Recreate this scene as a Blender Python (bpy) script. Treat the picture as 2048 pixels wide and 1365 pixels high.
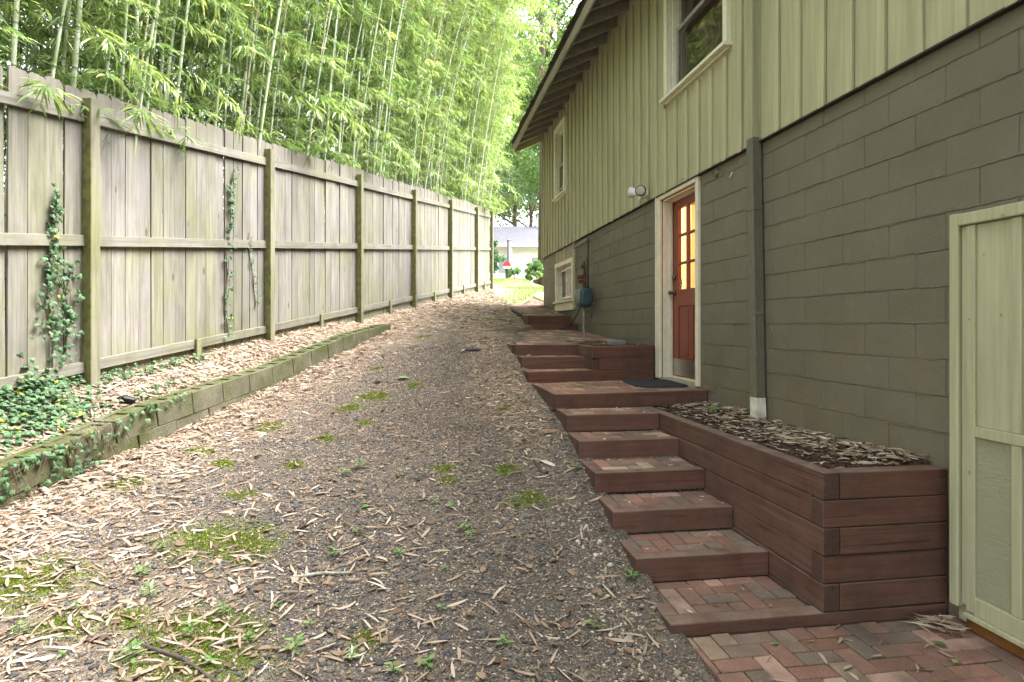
import bpy, math, random
import numpy as np

for _o in list(bpy.data.objects): bpy.data.objects.remove(_o, do_unlink=True)
SC = bpy.context.scene
COL = SC.collection
rnd = random.Random(7)
RG = np.random.default_rng(11)

# ------------------------------------------------------------------ camera
YAW = math.radians(8.66); SN, CS = math.sin(YAW), math.cos(YAW)
cam = bpy.data.cameras.new('camera'); co = bpy.data.objects.new('camera', cam); COL.objects.link(co)
co.location = (0, 0, 1.52); co.rotation_euler = (math.pi/2, 0, -YAW)
cam.sensor_width = 36; cam.lens = 1200/2048*36; cam.shift_y = -32.5/2048
cam.clip_start = .05; cam.clip_end = 1500
SC.camera = co

# ------------------------------------------------------------------ daylight
SUN_EL, SUN_AZ = math.radians(60), math.radians(84)      # azimuth measured from +Y towards +X
w = bpy.data.worlds.new('World'); SC.world = w; w.use_nodes = True
nt = w.node_tree; bg = nt.nodes['Background']
sky = nt.nodes.new('ShaderNodeTexSky'); sky.sky_type = 'NISHITA'; sky.sun_disc = False
sky.sun_elevation = SUN_EL; sky.sun_rotation = SUN_AZ
sky.air_density = 1.0; sky.dust_density = 4.0; sky.ozone_density = 1.0
hs = nt.nodes.new('ShaderNodeHueSaturation'); hs.inputs['Saturation'].default_value = .22
nt.links.new(sky.outputs[0], hs.inputs['Color']); nt.links.new(hs.outputs[0], bg.inputs['Color'])
bg.inputs['Strength'].default_value = .15
sl = bpy.data.lights.new('sun', 'SUN'); sl.energy = .68; sl.angle = math.radians(25); sl.color = (1, .985, .96)
so = bpy.data.objects.new('sun', sl); COL.objects.link(so)
so.rotation_euler = (math.pi/2 - SUN_EL, 0, math.pi - SUN_AZ)
so.location = (0, 10, 20)
SC.view_settings.view_transform = 'Standard'; SC.view_settings.look = 'None'
SC.view_settings.gamma = 1; SC.view_settings.use_curve_mapping = False
SC.view_settings.exposure = 3.35
SC.render.engine = 'CYCLES'
SC.cycles.max_bounces = 7; SC.cycles.diffuse_bounces = 4; SC.cycles.glossy_bounces = 3
SC.cycles.transmission_bounces = 4; SC.cycles.transparent_max_bounces = 8
SC.cycles.caustics_reflective = False; SC.cycles.caustics_refractive = False
SC.cycles.sample_clamp_indirect = 6

# ------------------------------------------------------------------ helpers: materials
MATS = {}
class NB:
    """small node-graph writer"""
    def __init__(s, name):
        s.m = bpy.data.materials.new(name); s.m.use_nodes = True; s.t = s.m.node_tree; s.N = s.t.nodes
        s.b = s.N['Principled BSDF']; s.out = s.N['Material Output']; MATS[name] = s.m
    def n(s, typ, **kw):
        x = s.N.new('ShaderNode'+typ)
        for k, v in kw.items(): setattr(x, k, v)
        return x
    def put(s, node, key, v):
        if hasattr(v, 'is_linked') or hasattr(v, 'links'): s.t.links.new(v, node.inputs[key])
        elif v is not None: node.inputs[key].default_value = v
    def coord(s, kind='Object', scale=(1,1,1), rot=(0,0,0)):
        if kind == 'World': c = s.n('NewGeometry').outputs['Position']
        else: c = s.n('TexCoord').outputs[kind]
        if scale != (1,1,1) or rot != (0,0,0):
            m = s.n('Mapping'); s.put(m,'Vector',c); m.inputs['Scale'].default_value = scale; m.inputs['Rotation'].default_value = rot
            c = m.outputs[0]
        return c
    def shiftrand(s, c, k=40):
        r = s.n('ObjectInfo').outputs['Random']
        x = s.n('Combine'+'XYZ'); m = s.math('MULTIPLY', r, k); s.put(x,0,m); s.put(x,1,m); s.put(x,2,s.math('MULTIPLY', r, k*.37))
        a = s.n('VectorMath', operation='ADD'); s.put(a,0,c); s.put(a,1,x.outputs[0]); return a.outputs[0]
    def rand(s): return s.n('ObjectInfo').outputs['Random']
    def noise(s, c, scale=5, detail=4, rough=.55, dist=0):
        x = s.n('TexNoise'); s.put(x,'Vector',c); s.put(x,'Scale',scale); s.put(x,'Detail',detail); s.put(x,'Roughness',rough); s.put(x,'Distortion',dist)
        return x.outputs[0]
    def vor(s, c, scale=5, feature='F1', out='Distance'):
        x = s.n('TexVoronoi', feature=feature); s.put(x,'Vector',c); s.put(x,'Scale',scale); return x.outputs[out]
    def math(s, op, a, b=None, clamp=False):
        x = s.n('Math', operation=op, use_clamp=clamp); s.put(x,0,a)
        if b is not None: s.put(x,1,b)
        return x.outputs[0]
    def rng(s, v, a, b, c=0, d=1):
        x = s.n('MapRange'); s.put(x,0,v); s.put(x,1,a); s.put(x,2,b); s.put(x,3,c); s.put(x,4,d); return x.outputs[0]
    def ramp(s, v, stops, interp='LINEAR'):
        x = s.n('ValToRGB'); r = x.color_ramp; r.interpolation = interp
        while len(r.elements) < len(stops): r.elements.new(.5)
        for e, (p, c) in zip(r.elements, stops): e.position = p; e.color = (*c, 1)
        s.put(x,0,v); return x.outputs[0]
    def mix(s, f, a, b, mode='MIX'):
        x = s.n('Mix', data_type='RGBA', blend_type=mode); s.put(x,0,f)
        for i, v in ((6,a),(7,b)): 
            if isinstance(v, tuple): x.inputs[i].default_value = (*v, 1)
            else: s.t.links.new(v, x.inputs[i])
        return x.outputs[2]
    def attr(s, name): return s.n('Attribute', attribute_name=name)
    def bump(s, h, strength=.3, dist=.01, prev=None):
        x = s.n('Bump'); s.put(x,'Height',h); s.put(x,'Strength',strength); s.put(x,'Distance',dist)
        if prev is not None: s.put(x,'Normal',prev)
        return x.outputs[0]
    def fin(s, col=None, rough=.7, normal=None, metal=None, spec=.4):
        if col is not None:
            if isinstance(col, tuple): s.b.inputs['Base Color'].default_value = (*col,1)
            else: s.t.links.new(col, s.b.inputs['Base Color'])
        s.put(s.b,'Roughness',rough); s.b.inputs['Specular IOR Level'].default_value = spec
        if normal is not None: s.t.links.new(normal, s.b.inputs['Normal'])
        if metal is not None: s.b.inputs['Metallic'].default_value = metal
        return s.m
    def sep(s, c):
        x = s.n('SeparateXYZ'); s.put(x,0,c); return x.outputs

def simple(name, col, rough=.6, metal=0, var=.18, scale=14, spec=.4, bump=.15):
    b = NB(name); c = b.shiftrand(b.coord())
    n = b.noise(c, scale, 5)
    d = tuple(x*(1-var*1.3) for x in col); l = tuple(min(1, x*(1+var)) for x in col)
    return b.fin(b.mix(b.rng(n,.3,.7), d, l), rough, b.bump(b.noise(c, scale*8, 3), bump, .003), metal, spec)

def m_plank(name, stops, algae=.5, grain=(38,38,1.6), dark=.45):
    """weathered softwood: grain along local Z, knots, algae stain; hue differs piece by piece"""
    b = NB(name); c0 = b.coord(); c = b.shiftrand(c0, 30)
    mp = b.n('Mapping'); b.put(mp,'Vector',c); mp.inputs['Scale'].default_value = grain
    g = b.noise(mp.outputs[0], 1.0, 6, .6, .6)
    mp2 = b.n('Mapping'); b.put(mp2,'Vector',c); mp2.inputs['Scale'].default_value = tuple(x*.22 if i<2 else x*.5 for i,x in enumerate(grain))
    g2 = b.noise(mp2.outputs[0], 1.0, 3, .5, 1.2)
    base = b.ramp(b.rand(), stops)
    dk = b.mix(1.0, base, (dark,dark*.97,dark*.9), 'MULTIPLY')
    col = b.mix(b.rng(g,.30,.66,.75,0), base, dk)
    col = b.mix(b.rng(g2,.45,.75,0,.35), col, dk)
    mk = b.n('Mapping'); b.put(mk,'Vector',c); mk.inputs['Scale'].default_value = tuple(6.0 if x==max(grain) else 1.9 for x in grain)
    kn = b.vor(mk.outputs[0], 1.0)
    col = b.mix(b.rng(kn,.05,.10,.8,0), col, (.07,.045,.03))
    al = b.noise(b.coord('World'), 1.7, 4, .6); al = b.rng(al,.45,.7,0,algae)
    col = b.mix(al, col, b.mix(1, col, (.86,.95,.50), 'MULTIPLY'))
    st = b.noise(b.coord('World',(1,1,.35)), 5, 5, .65); col = b.mix(b.rng(st,.48,.75,0,.7), col, dk)
    h = b.math('ADD', g, b.math('MULTIPLY', b.rng(kn,.03,.14), .6))
    return b.fin(col, .82, b.bump(h,.45,.004), spec=.25)

def m_leaf(name, stops, trans=.45, rough=.45, spec=.35):
    b = NB(name); a = b.attr('tint').outputs['Fac']; col = b.ramp(a, stops)
    b.fin(col, rough, spec=spec)
    t = b.n('BsdfTranslucent'); b.put(t,'Color', b.mix(1, col, (1.0,1.1,.66), 'MULTIPLY'))
    mx = b.n('MixShader'); b.put(mx,0,trans); b.t.links.new(b.b.outputs[0], mx.inputs[1]); b.t.links.new(t.outputs[0], mx.inputs[2])
    b.t.links.new(mx.outputs[0], b.out.inputs['Surface']); return b.m

def m_glass(name, tint=(.9,.95,.95), refl=.12, rough=.01):
    b = NB(name); f = b.n('Fresnel'); f.inputs[0].default_value = 1.5
    fac = b.math('MULTIPLY', b.math('ADD', b.math('MULTIPLY', f.outputs[0], .8), refl, True), b.math('SUBTRACT', 1.0, b.n('NewGeometry').outputs['Backfacing']))
    tr = b.n('BsdfTransparent'); tr.inputs[0].default_value = (*tint,1)
    gl = b.n('BsdfGlossy'); gl.inputs['Roughness'].default_value = rough
    c = b.coord(); b.put(gl,'Normal', b.bump(b.noise(c,1.6,2), .05, .02))
    mx = b.n('MixShader'); b.put(mx,0,fac); b.t.links.new(tr.outputs[0], mx.inputs[1]); b.t.links.new(gl.outputs[0], mx.inputs[2])
    b.t.links.new(mx.outputs[0], b.out.inputs['Surface']); return b.m

# ---- the materials themselves
fence_stops = [(0,(.19,.178,.152)),(.2,(.25,.238,.205)),(.4,(.23,.222,.165)),(.6,(.27,.25,.225)),(.8,(.235,.218,.205)),(1,(.29,.272,.24))]
M_PLANK = m_plank('weathered_plank', fence_stops, .6)
def weather_ends(m):
    b = NB.__new__(NB); b.m = m; b.t = m.node_tree; b.N = b.t.nodes; b.b = b.N['Principled BSDF']
    col = b.b.inputs['Base Color'].links[0].from_socket; z = b.sep(b.coord('Generated'))[2]; n = b.noise(b.coord('World',(5,5,1.2)),3,5,.65)
    zz = b.math('ADD', z, b.math('MULTIPLY', b.math('SUBTRACT', n, .5), .22))
    col = b.mix(b.rng(zz,.86,.97,0,.45), col, (.14,.122,.095)); col = b.mix(b.rng(zz,.16,.02,0,.5), col, (.15,.15,.065))
    b.t.links.new(col, b.b.inputs['Base Color'])
weather_ends(M_PLANK)
M_RAIL = m_plank('weathered_rail', [(0,(.20,.19,.155)),(1,(.245,.232,.195))], .5, (1.6,38,38))
M_POST = m_plank('mossy_post', [(0,(.215,.205,.135)),(1,(.26,.245,.18))], .8, dark=.4)
def algae_side(m):
    b = NB.__new__(NB); b.m = m; b.t = m.node_tree; b.N = b.t.nodes; b.b = b.N['Principled BSDF']
    col = b.b.inputs['Base Color'].links[0].from_socket; ny = b.sep(b.n('NewGeometry').outputs['Normal'])[1]
    k = b.math('MULTIPLY', b.rng(ny,-.45,-.7,0,1), b.rng(b.noise(b.coord('World',(6,6,1)),2.5,4,.6),.3,.6,.55,.95))
    b.t.links.new(b.mix(k, col, b.ramp(b.noise(b.coord('World'),14,4),[(.35,(.075,.075,.02)),(.65,(.16,.165,.05))])), b.b.inputs['Base Color'])
algae_side(M_POST)
def m_timber(name, stops, grain):
    m = m_plank(name, stops, 0, grain, .45); b = NB.__new__(NB); b.m = m; b.t = m.node_tree; b.N = b.t.nodes; b.b = b.N['Principled BSDF']
    l = b.b.inputs['Base Color'].links[0]; col = l.from_socket; c = b.coord('World')
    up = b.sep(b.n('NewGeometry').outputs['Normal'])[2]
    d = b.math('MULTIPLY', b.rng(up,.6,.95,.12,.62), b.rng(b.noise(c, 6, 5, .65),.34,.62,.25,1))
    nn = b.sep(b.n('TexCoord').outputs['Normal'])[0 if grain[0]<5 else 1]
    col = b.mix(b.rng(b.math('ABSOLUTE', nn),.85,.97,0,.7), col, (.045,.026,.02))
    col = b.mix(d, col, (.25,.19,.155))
    mq = b.n('Mapping'); b.put(mq,'Vector',b.shiftrand(b.coord(),9)); mq.inputs['Scale'].default_value = tuple(.9 if x<5 else 46 for x in grain)
    ck = b.noise(mq.outputs[0], 1, 3, .55, .4); col = b.mix(b.rng(ck,.655,.70,0,.75), col, (.028,.016,.012)); col = b.mix(b.rng(ck,.36,.28,0,.30), col, (.25,.15,.11))
    sp = b.noise(c, 150, 2, .6); col = b.mix(b.rng(sp,.62,.74,0,.28), col, (.30,.21,.165)); col = b.mix(b.rng(sp,.30,.40,.35,0), col, (.04,.022,.016))
    bl = b.noise(c, 2.2, 5, .7); col = b.mix(b.rng(bl,.48,.72,0,.6), col, (.07,.046,.034)); pr = b.n('ObjectInfo').outputs['Random']; col = b.mix(b.rng(pr,0,1,.0,.45), col, b.mix(1,col,(.62,.60,.60),'MULTIPLY'))
    b.t.links.new(col, b.b.inputs['Base Color']); return m
M_TIMBER_X = m_timber('stained_timber', [(0,(.115,.050,.034)),(.5,(.145,.063,.041)),(1,(.17,.08,.056))], (2.0,34,34))
M_TIMBER_Y = m_timber('stained_timber_long', [(0,(.105,.048,.034)),(.5,(.135,.062,.043)),(1,(.16,.078,.056))], (34,2.0,34))

def m_brick():
    b = NB('paver_brick'); c = b.shiftrand(b.coord(), 50); r = b.rand()
    base = b.ramp(r, [(0,(.15,.08,.06)),(.17,(.21,.115,.088)),(.30,(.12,.092,.075)),(.43,(.17,.095,.073)),(.55,(.29,.19,.155)),
                      (.66,(.14,.10,.08)),(.76,(.20,.145,.105)),(.86,(.28,.225,.17)),(.93,(.16,.085,.067)),(1,(.34,.32,.28))], 'CONSTANT')
    base = b.mix(1, base, (1.4,1.36,1.32), 'MULTIPLY')
    n = b.noise(c, 9, 5, .6); base = b.mix(b.rng(n,.35,.7,.6,0), base, b.mix(1,base,(.62,.58,.55),'MULTIPLY'))
    sp = b.noise(c, 160, 3, .7); base = b.mix(b.rng(sp,.56,.72,0,.55), base, (.45,.38,.32)); base = b.mix(b.rng(sp,.30,.42,.6,0), base, (.05,.035,.03))
    soil = b.noise(b.coord('World'), 2.6, 5, .65); base = b.mix(b.rng(soil,.44,.66,0,.8), base, (.095,.072,.057))
    h = b.math('ADD', b.math('MULTIPLY', sp, .6), n)
    return b.fin(base, .88, b.bump(h,.5,.004), spec=.25)
M_BRICK = m_brick()

def m_block():
    b = NB('painted_block'); c = b.coord('World')
    n = b.noise(c, 1.3, 5, .6); n2 = b.noise(c, 60, 4, .7); n3 = b.noise(c, 9, 4, .6)
    col = b.mix(b.rng(n,.3,.7), (.116,.105,.074), (.158,.143,.104))
    col = b.mix(b.math('MULTIPLY', b.rand(), .5), col, (.152,.139,.102))
    col = b.mix(b.rng(n3,.62,.8,0,.35), col, (.22,.205,.16))
    z = b.sep(c)[2]
    col = b.mix(b.math('MULTIPLY', b.rng(z,1.75,.75,0,.55), b.rng(b.noise(c,3,4),.4,.6)), col, (.17,.125,.075))
    h = b.math('ADD', b.math('MULTIPLY', n2, .5), n3)
    return b.fin(col, .62, b.bump(h,.8,.012), spec=.3)
M_BLOCK = m_block()

def m_siding(name, col):
    b = NB(name); c = b.shiftrand(b.coord(), 20)
    mp = b.n('Mapping'); b.put(mp,'Vector',c); mp.inputs['Scale'].default_value = (40,40,1.5)
    g = b.noise(mp.outputs[0], 1, 5, .6); wn = b.noise(b.coord('World',(1,1,.4)), 3, 5, .6)
    d = tuple(x*.8 for x in col); l = tuple(x*1.08 for x in col)
    cc = b.mix(b.rng(g,.3,.7), d, l); cc = b.mix(b.rng(wn,.5,.8,0,.5), cc, tuple(x*.7 for x in col))
    sp = b.noise(b.coord('World'), 26, 2, .5); cc = b.mix(b.rng(sp,.74,.78,0,.6), cc, (.10,.09,.05))
    return b.fin(cc, .6, b.bump(g,.3,.003), spec=.35)
M_SIDING = m_siding('sage_siding', (.385,.375,.235)); M_BATTEN = m_siding('sage_batten', (.42,.405,.255))
M_TRIMG = m_siding('sage_trim', (.40,.385,.25))
M_WHITE = simple('cream_trim', (.66,.61,.48), .5, var=.10, scale=6)
M_VINYL = simple('white_vinyl', (.72,.69,.6), .4, var=.06)
M_EAVE = simple('dark_eave', (.27,.27,.26), .65)
M_RAFTER = simple('rafter_paint', (.27,.26,.22), .6)
M_FASCIA = m_plank('fascia_wood', [(0,(.37,.33,.27)),(1,(.41,.37,.31))], .2, (34,1.2,34), .5)
M_SHINGLE = simple('roof_shingle', (.075,.068,.055), .9, var=.5, scale=30)
M_DARK = simple('dark_flashing', (.03,.026,.02), .7)
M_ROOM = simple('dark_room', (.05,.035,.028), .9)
M_CURTAIN = m_plank('brown_blind', [(0,(.13,.08,.06)),(1,(.13,.08,.06))], 0, (14,14,.6), .5)
M_DOOR = simple('red_door', (.20,.052,.030), .42, var=.12, scale=5)
M_STEEL = simple('kick_plate', (.50,.47,.42), .34, 1.0, var=.12, scale=4)
M_BRASS = simple('aged_brass', (.16,.11,.06), .35, .9)
M_GLASS = m_glass('window_glass', (.88,.86,.84), .06); M_PANE = m_glass('door_glass', (.97,.97,.95), .02)
M_PLASTER = simple('warm_wall', (.62,.43,.23), .8, var=.05); M_DOWNG = m_siding('sage_downspout', (.33,.335,.2))
M_DOWND = simple('dark_downspout', (.125,.12,.085), .5, var=.12); M_DOWNW = simple('white_downspout', (.55,.53,.46), .55, var=.25)
M_LAMPW = simple('white_plastic', (.66,.66,.63), .45, var=.08); M_LENS = m_glass('lamp_lens', (.75,.72,.66), .15, .12)
M_METER = simple('meter_blue', (.045,.085,.105), .42, .3, var=.3); M_METERG = simple('meter_grey', (.27,.26,.21), .55, .3, var=.3)
M_PIPE = simple('grey_pipe', (.12,.125,.105), .5, .3, var=.25); M_RUST = simple('rusty_iron', (.10,.035,.02), .8, var=.5)
M_CABLE = simple('black_cable', (.012,.012,.012), .5); M_MAT = simple('black_mat', (.022,.023,.028), .85, var=.4, scale=40, bump=.6)
M_PAVER = simple('grey_paver', (.16,.165,.17), .85, var=.2, scale=40)
M_BARK = simple('mulch_bark', (.075,.038,.026), .95, var=.7, scale=60, bump=.9)
M_SANDJ = simple('joint_soil', (.045,.036,.028), .95, var=.6, scale=50)
M_KERB = None
def m_kerb():
    b = NB('mossy_concrete'); c = b.coord('World')
    n = b.noise(c, 4, 6, .65); n2 = b.noise(c, 45, 4, .7)
    col = b.mix(b.rng(n,.3,.7), (.085,.08,.05), (.17,.158,.11)); col = b.mix(b.rng(n2,.5,.75,0,.5), col, (.05,.045,.03))
    gr = b.rng(b.noise(c, 2.3, 5, .6),.42,.62); col = b.mix(b.math('MULTIPLY',gr,.8), col, (.065,.075,.022))
    up = b.sep(b.n('NewGeometry').outputs['Normal'])[2]
    col = b.mix(b.math('MULTIPLY', b.rng(up,.5,.9), b.rng(b.noise(c,7,4),.4,.6,.1,.9)), col, (.062,.078,.020))
    return b.fin(col, .95, b.bump(b.math('ADD',n2,n),.8,.008), spec=.15)
M_KERB = m_kerb()

def m_culm():
    b = NB('bamboo_culm'); oc = b.n('ObjectInfo').outputs['Color']; c = b.shiftrand(b.coord('Object',(1,1,.25)), 20)
    n = b.noise(c, 9, 4, .6); col = b.mix(b.rng(n,.35,.7,0,.6), oc, b.mix(1, oc, (.62,.66,.5), 'MULTIPLY'))
    nd = b.attr('node').outputs['Fac']; col = b.mix(b.rng(nd,.55,.95,0,.8), col, (.05,.05,.03)); col = b.mix(b.rng(b.math('ABSOLUTE', b.math('SUBTRACT', nd, .4)), .25,0,0,.55), col, (.55,.58,.48))
    return b.fin(col, .38, spec=.45)
M_CULM = m_culm()
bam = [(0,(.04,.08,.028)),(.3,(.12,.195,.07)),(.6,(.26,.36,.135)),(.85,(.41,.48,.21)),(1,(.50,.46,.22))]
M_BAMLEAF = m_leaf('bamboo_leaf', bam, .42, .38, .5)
M_TWIG = simple('bamboo_twig', (.20,.19,.08), .7)
M_TREELEAF = m_leaf('tree_leaf', [(0,(.03,.075,.02)),(.5,(.075,.15,.035)),(1,(.17,.25,.07))], .4)
M_BLUELEAF = m_leaf('conifer_leaf', [(0,(.05,.11,.06)),(.5,(.11,.21,.11)),(1,(.20,.30,.17))], .35)
M_TRUNK = simple('tree_bark', (.09,.07,.05), .9, var=.5, bump=.8)
M_IVY = m_leaf('ivy_leaf', [(0,(.03,.075,.03)),(.5,(.07,.14,.06)),(.85,(.13,.22,.10)),(.97,(.20,.25,.06)),(1,(.40,.32,.04))], .2, .55, .3)
M_STEM = simple('vine_stem', (.11,.075,.05), .85, var=.3)
M_WEED = m_leaf('weed_leaf', [(0,(.07,.17,.045)),(.6,(.15,.27,.08)),(1,(.27,.36,.12))], .3)
M_LITTER = m_leaf('dry_leaf', [(0,(.10,.062,.042)),(.15,(.18,.12,.08)),(.5,(.31,.23,.165)),(.8,(.41,.325,.25)),(1,(.52,.46,.385))], .08, .75, .15)
M_PEBBLE = None
def m_pebble():
    b = NB('pebble'); a = b.attr('tint').outputs['Fac']
    col = b.ramp(a, [(0,(.03,.031,.033)),(.35,(.075,.075,.078)),(.6,(.125,.118,.115)),(.78,(.17,.135,.105)),(.9,(.30,.235,.16)),(1,(.52,.47,.40))])
    n = b.noise(b.coord('World'), 90, 3); col = b.mix(b.rng(n,.4,.7,0,.5), col, (.06,.05,.042))
    return b.fin(col, .8, spec=.3)
M_PEBBLE = m_pebble()
M_MOSS = m_leaf('moss_tuft', [(0,(.08,.115,.015)),(.5,(.17,.225,.03)),(1,(.28,.34,.05))], .3, .7, .15)

def m_ground():
    b = NB('gravel_soil'); c = b.coord('World')
    n = b.noise(c, 1.4, 5, .6); f = b.noise(c, 70, 4, .75); v = b.vor(c, 120, out='Color'); vd = b.vor(c, 120)
    col = b.mix(b.rng(n,.35,.65), (.055,.048,.042), (.095,.082,.070))
    vg = b.sep(v)[0]
    st = b.ramp(vg, [(0,(.03,.028,.027)),(.35,(.085,.078,.072)),(.6,(.12,.09,.065)),(.85,(.19,.15,.11)),(.95,(.33,.28,.22)),(1,(.4,.36,.3))])
    col = b.mix(b.rng(b.noise(c,9,3),.4,.6,.35,.9), col, st)
    v2 = b.vor(c, 34, out='Color'); st2 = b.ramp(b.sep(v2)[1], [(0,(.05,.045,.04)),(.5,(.10,.085,.07)),(.8,(.20,.15,.11)),(1,(.40,.33,.25))])
    col = b.mix(b.rng(b.noise(c,5,3),.5,.7,0,.5), col, st2)
    li = b.attr('litter').outputs['Fac']; ln = b.noise(b.coord('World',(1,1,1)), 26, 5, .7)
    lc = b.ramp(ln, [(.25,(.10,.068,.046)),(.45,(.25,.18,.125)),(.6,(.36,.28,.21)),(.75,(.48,.40,.32))])
    col = b.mix(b.math('MULTIPLY', li, b.rng(ln,.3,.5,.55,1)), col, lc)
    mo = b.attr('moss').outputs['Fac']; mn = b.rng(b.noise(c, 16, 5, .7),.38,.55)
    col = b.mix(b.math('MULTIPLY', mo, mn), col, b.ramp(b.noise(c,45,3),[(.3,(.08,.105,.015)),(.7,(.17,.22,.03))]))
    gr = b.attr('grass').outputs['Fac']; col = b.mix(b.math('MULTIPLY', gr, b.rng(b.noise(c,3,5,.7),.3,.6)), col, b.ramp(b.noise(c,20,3),[(.3,(.16,.20,.05)),(.7,(.36,.36,.12))]))
    h = b.math('ADD', b.math('MULTIPLY', vd, -.8), f)
    return b.fin(col, .93, b.bump(h,.8,.012), spec=.2)
M_GROUND = m_ground()

# ------------------------------------------------------------------ helpers: meshes and objects
def mesh_np(name, V, polys, mats=(), attrs=None, smooth=False, mi=None):
    """V (n,3); polys: list of int arrays (k, sides)"""
    V = np.asarray(V, np.float32); me = bpy.data.meshes.new(name)
    me.vertices.add(len(V)); me.vertices.foreach_set('co', V.ravel())
    loops = np.concatenate([p.ravel() for p in polys]).astype(np.int32)
    tot = np.concatenate([np.full(len(p), p.shape[1]) for p in polys]).astype(np.int32)
    st = np.concatenate([[0], np.cumsum(tot)[:-1]]).astype(np.int32)
    me.loops.add(len(loops)); me.loops.foreach_set('vertex_index', loops)
    me.polygons.add(len(tot)); me.polygons.foreach_set('loop_start', st); me.polygons.foreach_set('loop_total', tot)
    if mi is not None: me.polygons.foreach_set('material_index', np.asarray(mi, np.int32))
    me.update(calc_edges=True)
    me.polygons.foreach_set('use_smooth', np.full(len(tot), bool(smooth)))
    for k, a in (attrs or {}).items():
        at = me.attributes.new(k, 'FLOAT', 'POINT'); at.data.foreach_set('value', np.asarray(a, np.float32))
    for m in mats: me.materials.append(m)
    me.validate(); return me

class MB:
    """collects simple shapes into one mesh"""
    def __init__(s): s.v = []; s.f = []; s.mi = []; s.cur = 0
    def add(s, V, F):
        o = len(s.v); s.v += [tuple(map(float, p)) for p in V]; s.f += [tuple(i+o for i in f) for f in F]; s.mi += [s.cur]*len(F); return s
    def box(s, x0, x1, y0, y1, z0, z1, c=.004): V, F = cbox(x1-x0, y1-y0, z1-z0, c); cx, cy, cz = (x0+x1)/2, (y0+y1)/2, (z0+z1)/2; return s.add([(a+cx,b+cy,d+cz) for a,b,d in V], F)
    def tube(s, P, R, n=8, cap=True):
        P = [np.array(p, float) for p in P]; R = R if hasattr(R,'__len__') else [R]*len(P); V = []; F = []
        ref = None
        for i, p in enumerate(P):
            d = P[min(i+1,len(P)-1)]-P[max(i-1,0)]; d /= np.linalg.norm(d)+1e-12
            if ref is None: ref = np.array((0,0,1.)) if abs(d[2])<.9 else np.array((1.,0,0))
            u = np.cross(d, ref); u /= np.linalg.norm(u)+1e-12; v = np.cross(d, u); ref = np.cross(u, d) if False else ref
            for k in range(n): a = 2*math.pi*k/n; V.append(p + R[i]*(u*math.cos(a)+v*math.sin(a)))
        for i in range(len(P)-1):
            for k in range(n): F.append((i*n+k, i*n+(k+1)%n, (i+1)*n+(k+1)%n, (i+1)*n+k))
        if cap: F.append(tuple(range(n))[::-1]); F.append(tuple(range((len(P)-1)*n, len(P)*n)))
        return s.add(V, F)
    def build(s, name, mats, parent=None, loc=(0,0,0), rot=(0,0,0), smooth=False):
        me = bpy.data.meshes.new(name); me.from_pydata(s.v, [], s.f)
        for m in (mats if isinstance(mats,(list,tuple)) else [mats]): me.materials.append(m)
        if any(s.mi): me.polygons.foreach_set('material_index', s.mi)
        if smooth: me.polygons.foreach_set('use_smooth', [True]*len(me.polygons))
        me.update(); return link(name, me, parent, loc, rot)

def cbox(dx, dy, dz, c=.004):
    c = min(c, dx*.3, dy*.3, dz*.3); hx, hy, hz = dx/2, dy/2, dz/2; V = []; idx = {}
    for sx in (-1,1):
        for sy in (-1,1):
            for sz in (-1,1):
                for a in range(3):
                    p = [sx*(hx-c), sy*(hy-c), sz*(hz-c)]; p[a] = (sx*hx, sy*hy, sz*hz)[a]
                    idx[(sx,sy,sz,a)] = len(V); V.append(tuple(p))
    F = []; I = lambda *k: idx[k]
    for a in range(3):
        b, d = (a+1)%3, (a+2)%3
        for s in (-1,1):
            q = []
            for (sb,sd) in ((-1,-1),(1,-1),(1,1),(-1,1)):
                k = [0,0,0]; k[a]=s; k[b]=sb; k[d]=sd; q.append(I(*k,a))
            F.append(tuple(q if s>0 else q[::-1]))
        for sb in (-1,1):
            for sd in (-1,1):
                k0=[0,0,0]; k0[a]=-1; k0[b]=sb; k0[d]=sd; k1=list(k0); k1[a]=1
                q=(I(*k0,b),I(*k1,b),I(*k1,d),I(*k0,d)); F.append(q if sb*sd<0 else q[::-1])
    for sx in (-1,1):
        for sy in (-1,1):
            for sz in (-1,1):
                q=(I(sx,sy,sz,0),I(sx,sy,sz,1),I(sx,sy,sz,2)); F.append(q if sx*sy*sz>0 else q[::-1])
    return V, F

def link(name, me, parent=None, loc=(0,0,0), rot=(0,0,0)):
    o = bpy.data.objects.new(name, me); COL.objects.link(o); o.location = loc; o.rotation_euler = rot
    if parent is not None: o.parent = parent
    return o
def tag(o, label, cat, group=None):
    o['label'] = label; o['category'] = cat
    if group: o['group'] = group
    return o
def thing(name, label, cat, loc=(0,0,0), rot=(0,0,0), group=None): return tag(link(name, None, None, loc, rot), label, cat, group)
def kind(o, k): o['kind'] = k; return o
_bc = {}
def piece(name, parent, ctr, size, mat, c=.004, rot=(0,0,0)):
    """one bevelled block; alike pieces share their mesh"""
    key = (name, round(size[0],3), round(size[1],3), round(size[2],3), mat.name, c)
    if key not in _bc:
        V, F = cbox(*size, c); me = bpy.data.meshes.new(name); me.from_pydata(V, [], F); me.materials.append(mat); me.update(); _bc[key] = me
    return link(name, _bc[key], parent, ctr, rot)
def span(name, parent, x0, x1, y0, y1, z0, z1, mat, c=.004, j=0):
    r = (rnd.gauss(0,j), rnd.gauss(0,j), rnd.gauss(0,j)) if j else (0,0,0)
    return piece(name, parent, ((x0+x1)/2,(y0+y1)/2,(z0+z1)/2), (x1-x0,y1-y0,z1-z0), mat, c, r)
def J(a): return rnd.uniform(-a, a)

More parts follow.
